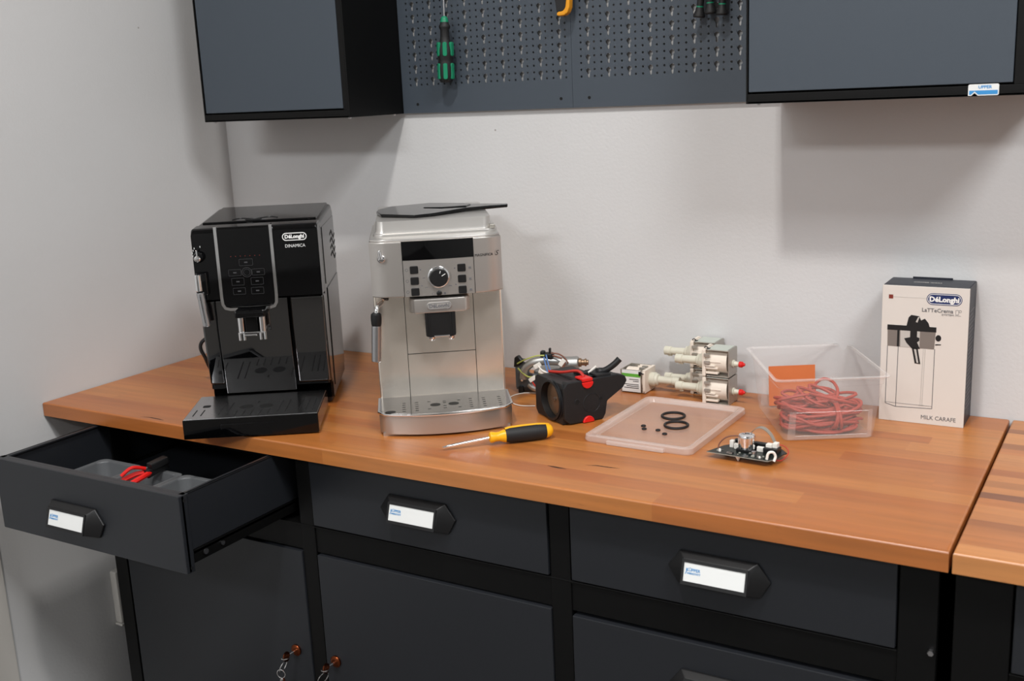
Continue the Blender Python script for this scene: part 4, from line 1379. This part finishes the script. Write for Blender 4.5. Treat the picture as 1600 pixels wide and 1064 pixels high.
part('socket_strip', pb, 'blackplastic', box(.026, .094, .046, .056, zt_, zt_ + .010, .001), box(.082, .105, .030, .050, zt_, zt_ + .009, .001))
for x0, x1, y0, y1, h in ((.024, .031, .034, .042, .012), (.033, .044, .030, .036, .009), (.070, .084, .034, .040, .008), (.084, .094, .036, .046, .014), (.094, .102, .038, .050, .016), (.034, .044, .044, .050, .016)):
    part('connector', pb, 'connector', box(x0, x1, y0, y1, zt_, zt_ + h, .001))
rb = random.Random(3)
for k in range(34):
    x, y = rb.uniform(.012, .096), rb.uniform(.003, .018)
    w_, d_, h_ = rb.choice(((.003, .002, .0015), (.002, .0015, .001), (.005, .004, .002)))
    part('component', pb, rb.choice(('blackplastic', 'steel', 'pcbedge', 'printmid')), box(x, x + w_, y, y + d_, zt_, zt_ + h_))
part('capacitor', pb, 'steel', cyl((.074, .014, zt_), (.074, .014, zt_ + .007), .004, .004, 14))
part('led', pb, 'connector', lathe((.018, .010, zt_), (0, 0, 1), [(0, .0022), (.003, .0022), (.0045, .0012)], 10))
part('led', pb, 'connector', lathe((.086, .007, zt_), (0, 0, 1), [(0, .0018), (.002, .0018), (.003, .001)], 10))
part('cable_tie', pb, 'connector', tube([(.098, .006, zt_), (.100, .008, zt_ + .010), (.106, .012, zt_ + .011), (.109, .014, zt_ + .004), (.108, .010, zt_ - .003)], .0022, 8, 4))
part('ribbon_cable', pb, 'ribbon', loft([[(p[0], p[1] - .005, p[2]), (p[0], p[1] + .005, p[2]), (p[0], p[1] + .005, p[2] + .001), (p[0], p[1] - .005, p[2] + .001)] for p in
     smooth_path([(.050, .056, zt_ + .020), (.060, .060, zt_ + .030), (.072, .060, zt_ + .031), (.086, .054, zt_ + .024), (.096, .048, zt_ + .012)], 5)]))
part('wire', pb, 'wirebrown', tube([(.012, .018, zt_), (.012, .022, zt_ + .008), (.018, .028, zt_ + .016), (.028, .034, zt_ + .020), (.042, .040, zt_ + .020)], .0012, 6, 6))
part('wire', pb, 'wirered', tube([(.098, .048, zt_ + .012), (.110, .050, zt_ + .010), (.118, .046, zt_ + .002), (.114, .030, zt_ - .006), (.108, .020, zt_ - .004)], .0008, 6, 6))

# ---- carton of the milk carafe
CX, CY, CW, CD, CH = 1.566, -.0800, .1380, .0760, .2375
ct = thing('carton', (CX, CY, 0), 0, 'white and navy carton with a printed milk carafe standing against the wall', 'carton')
part('box', ct, ['carton', 'navy'], (box(0, CW, 0, .004, 0, CH, .0008), 0), (box(.0003, CW - .0003, .0035, CD, 0.0002, CH - .0003, .0006), 1))
part('top_flap', ct, 'navy', box(.002, CW - .002, .002, CD - .002, CH - .0004, CH + .0006), box(.035, .100, CD - .004, CD - .002, CH, CH + .0035, .0005))
yf = -.0002


def flat(poly, d=0.0):
    return prism(poly, 'y', yf - d - .0001, .0006)


def lx(x):
    return x - CX


part('print_square', ct, 'brownsq', flat([(lx(1.5768), .2215), (lx(1.5768), .2147), (lx(1.5838), .2147), (lx(1.5838), .2215)]))
part('print_rule', ct, 'printlight', flat([(lx(1.584), .2184), (lx(1.637), .2184), (lx(1.637), .2179), (lx(1.584), .2179)]))
bd = part('logo_badge', ct, 'logonavy', flat(rrect(lx(1.6375), lx(1.6930), .2077, .2273, .0096, 7)), label='navy oval logo reading DeLonghi')
part('logo_outline', bd, 'white', frame_ring(rrect(lx(1.6388), lx(1.6917), .2090, .2260, .0083, 7), rrect(lx(1.6397), lx(1.6908), .2099, .2251, .0074, 7), 'y', yf - .0003, yf))
part('logo_lettering', bd, 'white', move(text_shape('DéLonghi', .0118, .0001, 1.02, 0, .0005), (lx(1.6652), yf - .0003, .2170)))
part('product_name', ct, 'printgrey', move(text_shape('LaTTeCrema', .0092, .0001, 1.0, 0, .0001), (lx(1.6552), yf - .0002, .1982)), move(text_shape('SYSTEM', .0040, .0001, 1.4), (lx(1.6715), yf - .0002, .1918)))
part('cup_icon', ct, 'printgrey', frame_ring(rrect(lx(1.6835), lx(1.6885), .1930, .2010, .001, 2), rrect(lx(1.6839), lx(1.6881), .1934, .2006, .0008, 2), 'y', yf - .0002, yf),
     frame_ring(ellipse(lx(1.6905), .1990, .0022, .0022, 14), ellipse(lx(1.6905), .1990, .0018, .0018, 14), 'y', yf - .0002, yf), box(lx(1.6825), lx(1.6920), yf - .0002, yf, .1912, .1916))
part('carafe_name', ct, 'printgrey', move(text_shape('MILK CARAFE', .0100, .0001, .93), (lx(1.6637), yf - .0002, .0120)), label='grey lettering MILK CARAFE')
# printed picture of the carafe
part('print_carafe_band', ct, 'printmid', flat([(lx(1.5765), .1610), (lx(1.5770), .1325), (lx(1.6525), .1318), (lx(1.6540), .1612)]))
part('print_carafe_band', ct, 'printlight', flat([(lx(1.5975), .1610), (lx(1.5980), .1325), (lx(1.6290), .1322), (lx(1.6290), .1610)], .0001))
part('print_carafe_lid', ct, 'printblack', flat([(lx(1.5760), .1695), (lx(1.5760), .1606), (lx(1.6548), .1612), (lx(1.6548), .1698)], .0001), flat([(lx(1.5925), .161), (lx(1.5925), .1325), (lx(1.5960), .1325), (lx(1.5960), .161)], .0002))
part('print_carafe_knob', ct, 'printblack', flat([(lx(1.607), .1695), (lx(1.6100), .184), (lx(1.614), .1885), (lx(1.627), .1870), (lx(1.630), .1800), (lx(1.636), .1835), (lx(1.642), .1760), (lx(1.644), .1695)], .0001))
part('print_carafe_knob', ct, 'printlight', flat([(lx(1.6215), .177), (lx(1.6255), .1862), (lx(1.6275), .1858), (lx(1.6245), .176)], .0002))
part('print_carafe_spout', ct, 'printblack', flat([(lx(1.6135), .161), (lx(1.6245), .161), (lx(1.6245), .151), (lx(1.6285), .150), (lx(1.6285), .145), (lx(1.6250), .142), (lx(1.6300), .131), (lx(1.6165), .131), (lx(1.6080), .140), (lx(1.6040), .1475), (lx(1.6135), .150)], .0003),
     flat([(lx(1.6170), .132), (lx(1.6265), .1315), (lx(1.6315), .1050), (lx(1.6225), .1055)], .0003))
part('print_carafe_spout', ct, 'printlight', flat([(lx(1.6205), .130), (lx(1.6240), .130), (lx(1.6285), .1065), (lx(1.6255), .1068)], .0004))
part('print_carafe_knob', ct, 'printblack', flat(ellipse(lx(1.6585), .1515, .0045, .0055, 14), .0001), flat([(lx(1.654), .141), (lx(1.663), .1415), (lx(1.663), .140), (lx(1.654), .139)], .0001))
jl = [(1.5772, .1325), (1.5765, .0310), (1.5939, .0262), (1.6530, .0285), (1.6535, .1325)]


def stroke(pts, w):
    out = []
    for (xa_, za_), (xb_, zb2) in zip(pts[:-1], pts[1:]):
        d_ = Vector((xb_ - xa_, zb2 - za_)).normalized()
        nx, nz = -d_.y * w, d_.x * w
        out.append(flat([(lx(xa_) + nx, za_ + nz), (lx(xb_) + nx, zb2 + nz), (lx(xb_) - nx, zb2 - nz), (lx(xa_) - nx, za_ - nz)]))
    return out


part('print_carafe_outline', ct, 'printgrey', *stroke(jl, .0005), *stroke([(1.5948, .1325), (1.5939, .0262)], .0005), *stroke([(1.5765, .033), (1.600, .0325), (1.653, .0325)], .00025))
part('print_carafe_straw', ct, 'printlight', *stroke([(1.6355, .131), (1.6340, .034)], .0005), *stroke([(1.6385, .131), (1.6368, .034)], .0005), *stroke([(1.6315, .0325), (1.6395, .0325)], .0012))
part('side_print', ct, 'printgrey', *[box(CW - .0001, CW + .0002, .006 + (k % 2) * .003, .066 - (k * 7 % 5) * .006, .030 + k * .0072, .0318 + k * .0072) for k in range(24)])
part('top_print', ct, 'printlight', move(text_shape('COFFEE IDEAS', .0080, .0001, .9), (.066, .036, CH + .0007), (R(-90), 0, 0)))

# ------------------------------------------------------------------ tools on the pegboards
gs = thing('screwdriver', (.6745, -.034, .7375), 0, 'green and black screwdriver hanging handle down on the left tool panel', 'screwdriver')
gs.rotation_euler = (0, R(1.6), 0)
part('handle', gs, 'grip', lathe((0, 0, -.010), (0, 0, -1), [(0, .0085), (.004, .0092), (.008, .0118), (.012, .0116), (.016, .0092), (.030, .0094), (.038, .0110), (.044, .0140), (.056, .0166), (.066, .0168), (.074, .0150), (.080, .0152), (.090, .0168), (.106, .0166), (.114, .0150), (.120, .0118), (.121, 0)], 12))
part('collar', gs, 'green', lathe((0, 0, .001), (0, 0, -1), [(0, .0035), (.003, .0070), (.0115, .0088)], 14))
for q in range(6):
    a = R(q * 60 - 60)
    for z0_, z1_ in ((-.050, -.078), (-.092, -.124)):
        m_ = Matrix.Rotation(a, 4, 'Z')
        s_ = prism(rrect(-.0044, .0044, z1_, z0_, .0030, 3), 'x', .0120, .0176, .0008, 1)
        part('grip_inlay', gs, 'green', ([tuple(m_ @ Vector(v)) for v in s_[0]], s_[1]))
part('blade', gs, 'steel', cyl((0, 0, -.002), (0, 0, .125), .0022, .0022, 10))
part('blade_tip', gs, 'grip', cyl((0, 0, .118), (0, 0, .140), .0024, .0018, 10))
hk = single('tool_hook', 'zinc', [box(-.012, .012, -.0025, -.0006, -.006, .012, .0006), tube([(-.008, -.002, 0), (-.008, -.026, .0), (-.008, -.034, .006)], .0016, 6, 4), tube([(.008, -.002, 0), (.008, -.026, .0), (.008, -.034, .006)], .0016, 6, 4)],
            'zinc double hook carrying the green screwdriver on the left tool panel', 'hook', 'tool hooks', loc=(.6785, -.0115, .861))
yt_ = thing('hand_tool', (.9494, -.032, .7205), 0, 'tool with yellow and black handle hanging above the left tool panel edge', 'tool')
part('handle', yt_, 'orangeplastic', prism([(-.0140, .001), (-.008, -.001), (.004, .000), (.011, .004), (.0155, .014), (.0165, .030), (.0150, .090), (.008, .092), (.0085, .030), (.006, .014), (.0, .008), (-.011, .0075)], 'y', -.008, .008, .003, 2))
part('handle_core', yt_, 'grip', prism([(-.0135, .0065), (.001, .0075), (.006, .014), (.0085, .030), (.0085, .090), (-.014, .090), (-.0165, .030)], 'y', -.0065, .0065, .002, 2))
part('head', yt_, 'steel', prism([(-.012, .088), (.012, .088), (.010, .125), (.003, .150), (-.003, .150), (-.010, .125)], 'y', -.005, .005, .0015, 2))
hk2 = copy_tree(hk)
hk2.location = (.9494, -.0115, .845 + Z0)
hk2['label'] = 'zinc double hook carrying the yellow handled tool'
for i, (x, z, rot_) in enumerate(((1.2210, .6975, -7), (1.2430, .7025, 2), (1.2640, .6990, -3))):
    p_ = thing('precision_screwdriver', (x, -.030, z), 0, ['small black precision screwdriver with green band, left one of three on the right panel', 'small black precision screwdriver with green band, middle one of three on the right panel',
               'small black precision screwdriver with green band, right one of three on the right panel'][i], 'screwdriver', 'small precision screwdrivers', rot=(0, R(-rot_), 0))
    part('cap', p_, 'grip', lathe((0, 0, 0), (0, 0, 1), [(0, .0095), (.002, .0108), (.005, .0105), (.012, .0078), (.018, .0066)], 12))
    part('band', p_, 'green', lathe((0, 0, .0178), (0, 0, 1), [(0, .0066), (.0022, .0066)], 14))
    part('handle', p_, 'grip', lathe((0, 0, .0198), (0, 0, 1), [(0, .0064), (.030, .0062), (.062, .0060), (.072, .0050), (.080, .0030)], 14))
    part('blade', p_, 'steel', cyl((0, 0, .098), (0, 0, .155), .0014, .0014, 8))
    h_ = copy_tree(hk)
    h_.scale = (.45, .6, .6)
    h_.location = (x + math.sin(R(-rot_)) * .09, -.0115, z + .082 + Z0)
    h_['label'] = ['small zinc hook of the left precision screwdriver', 'small zinc hook of the middle precision screwdriver', 'small zinc hook of the right precision screwdriver'][i]
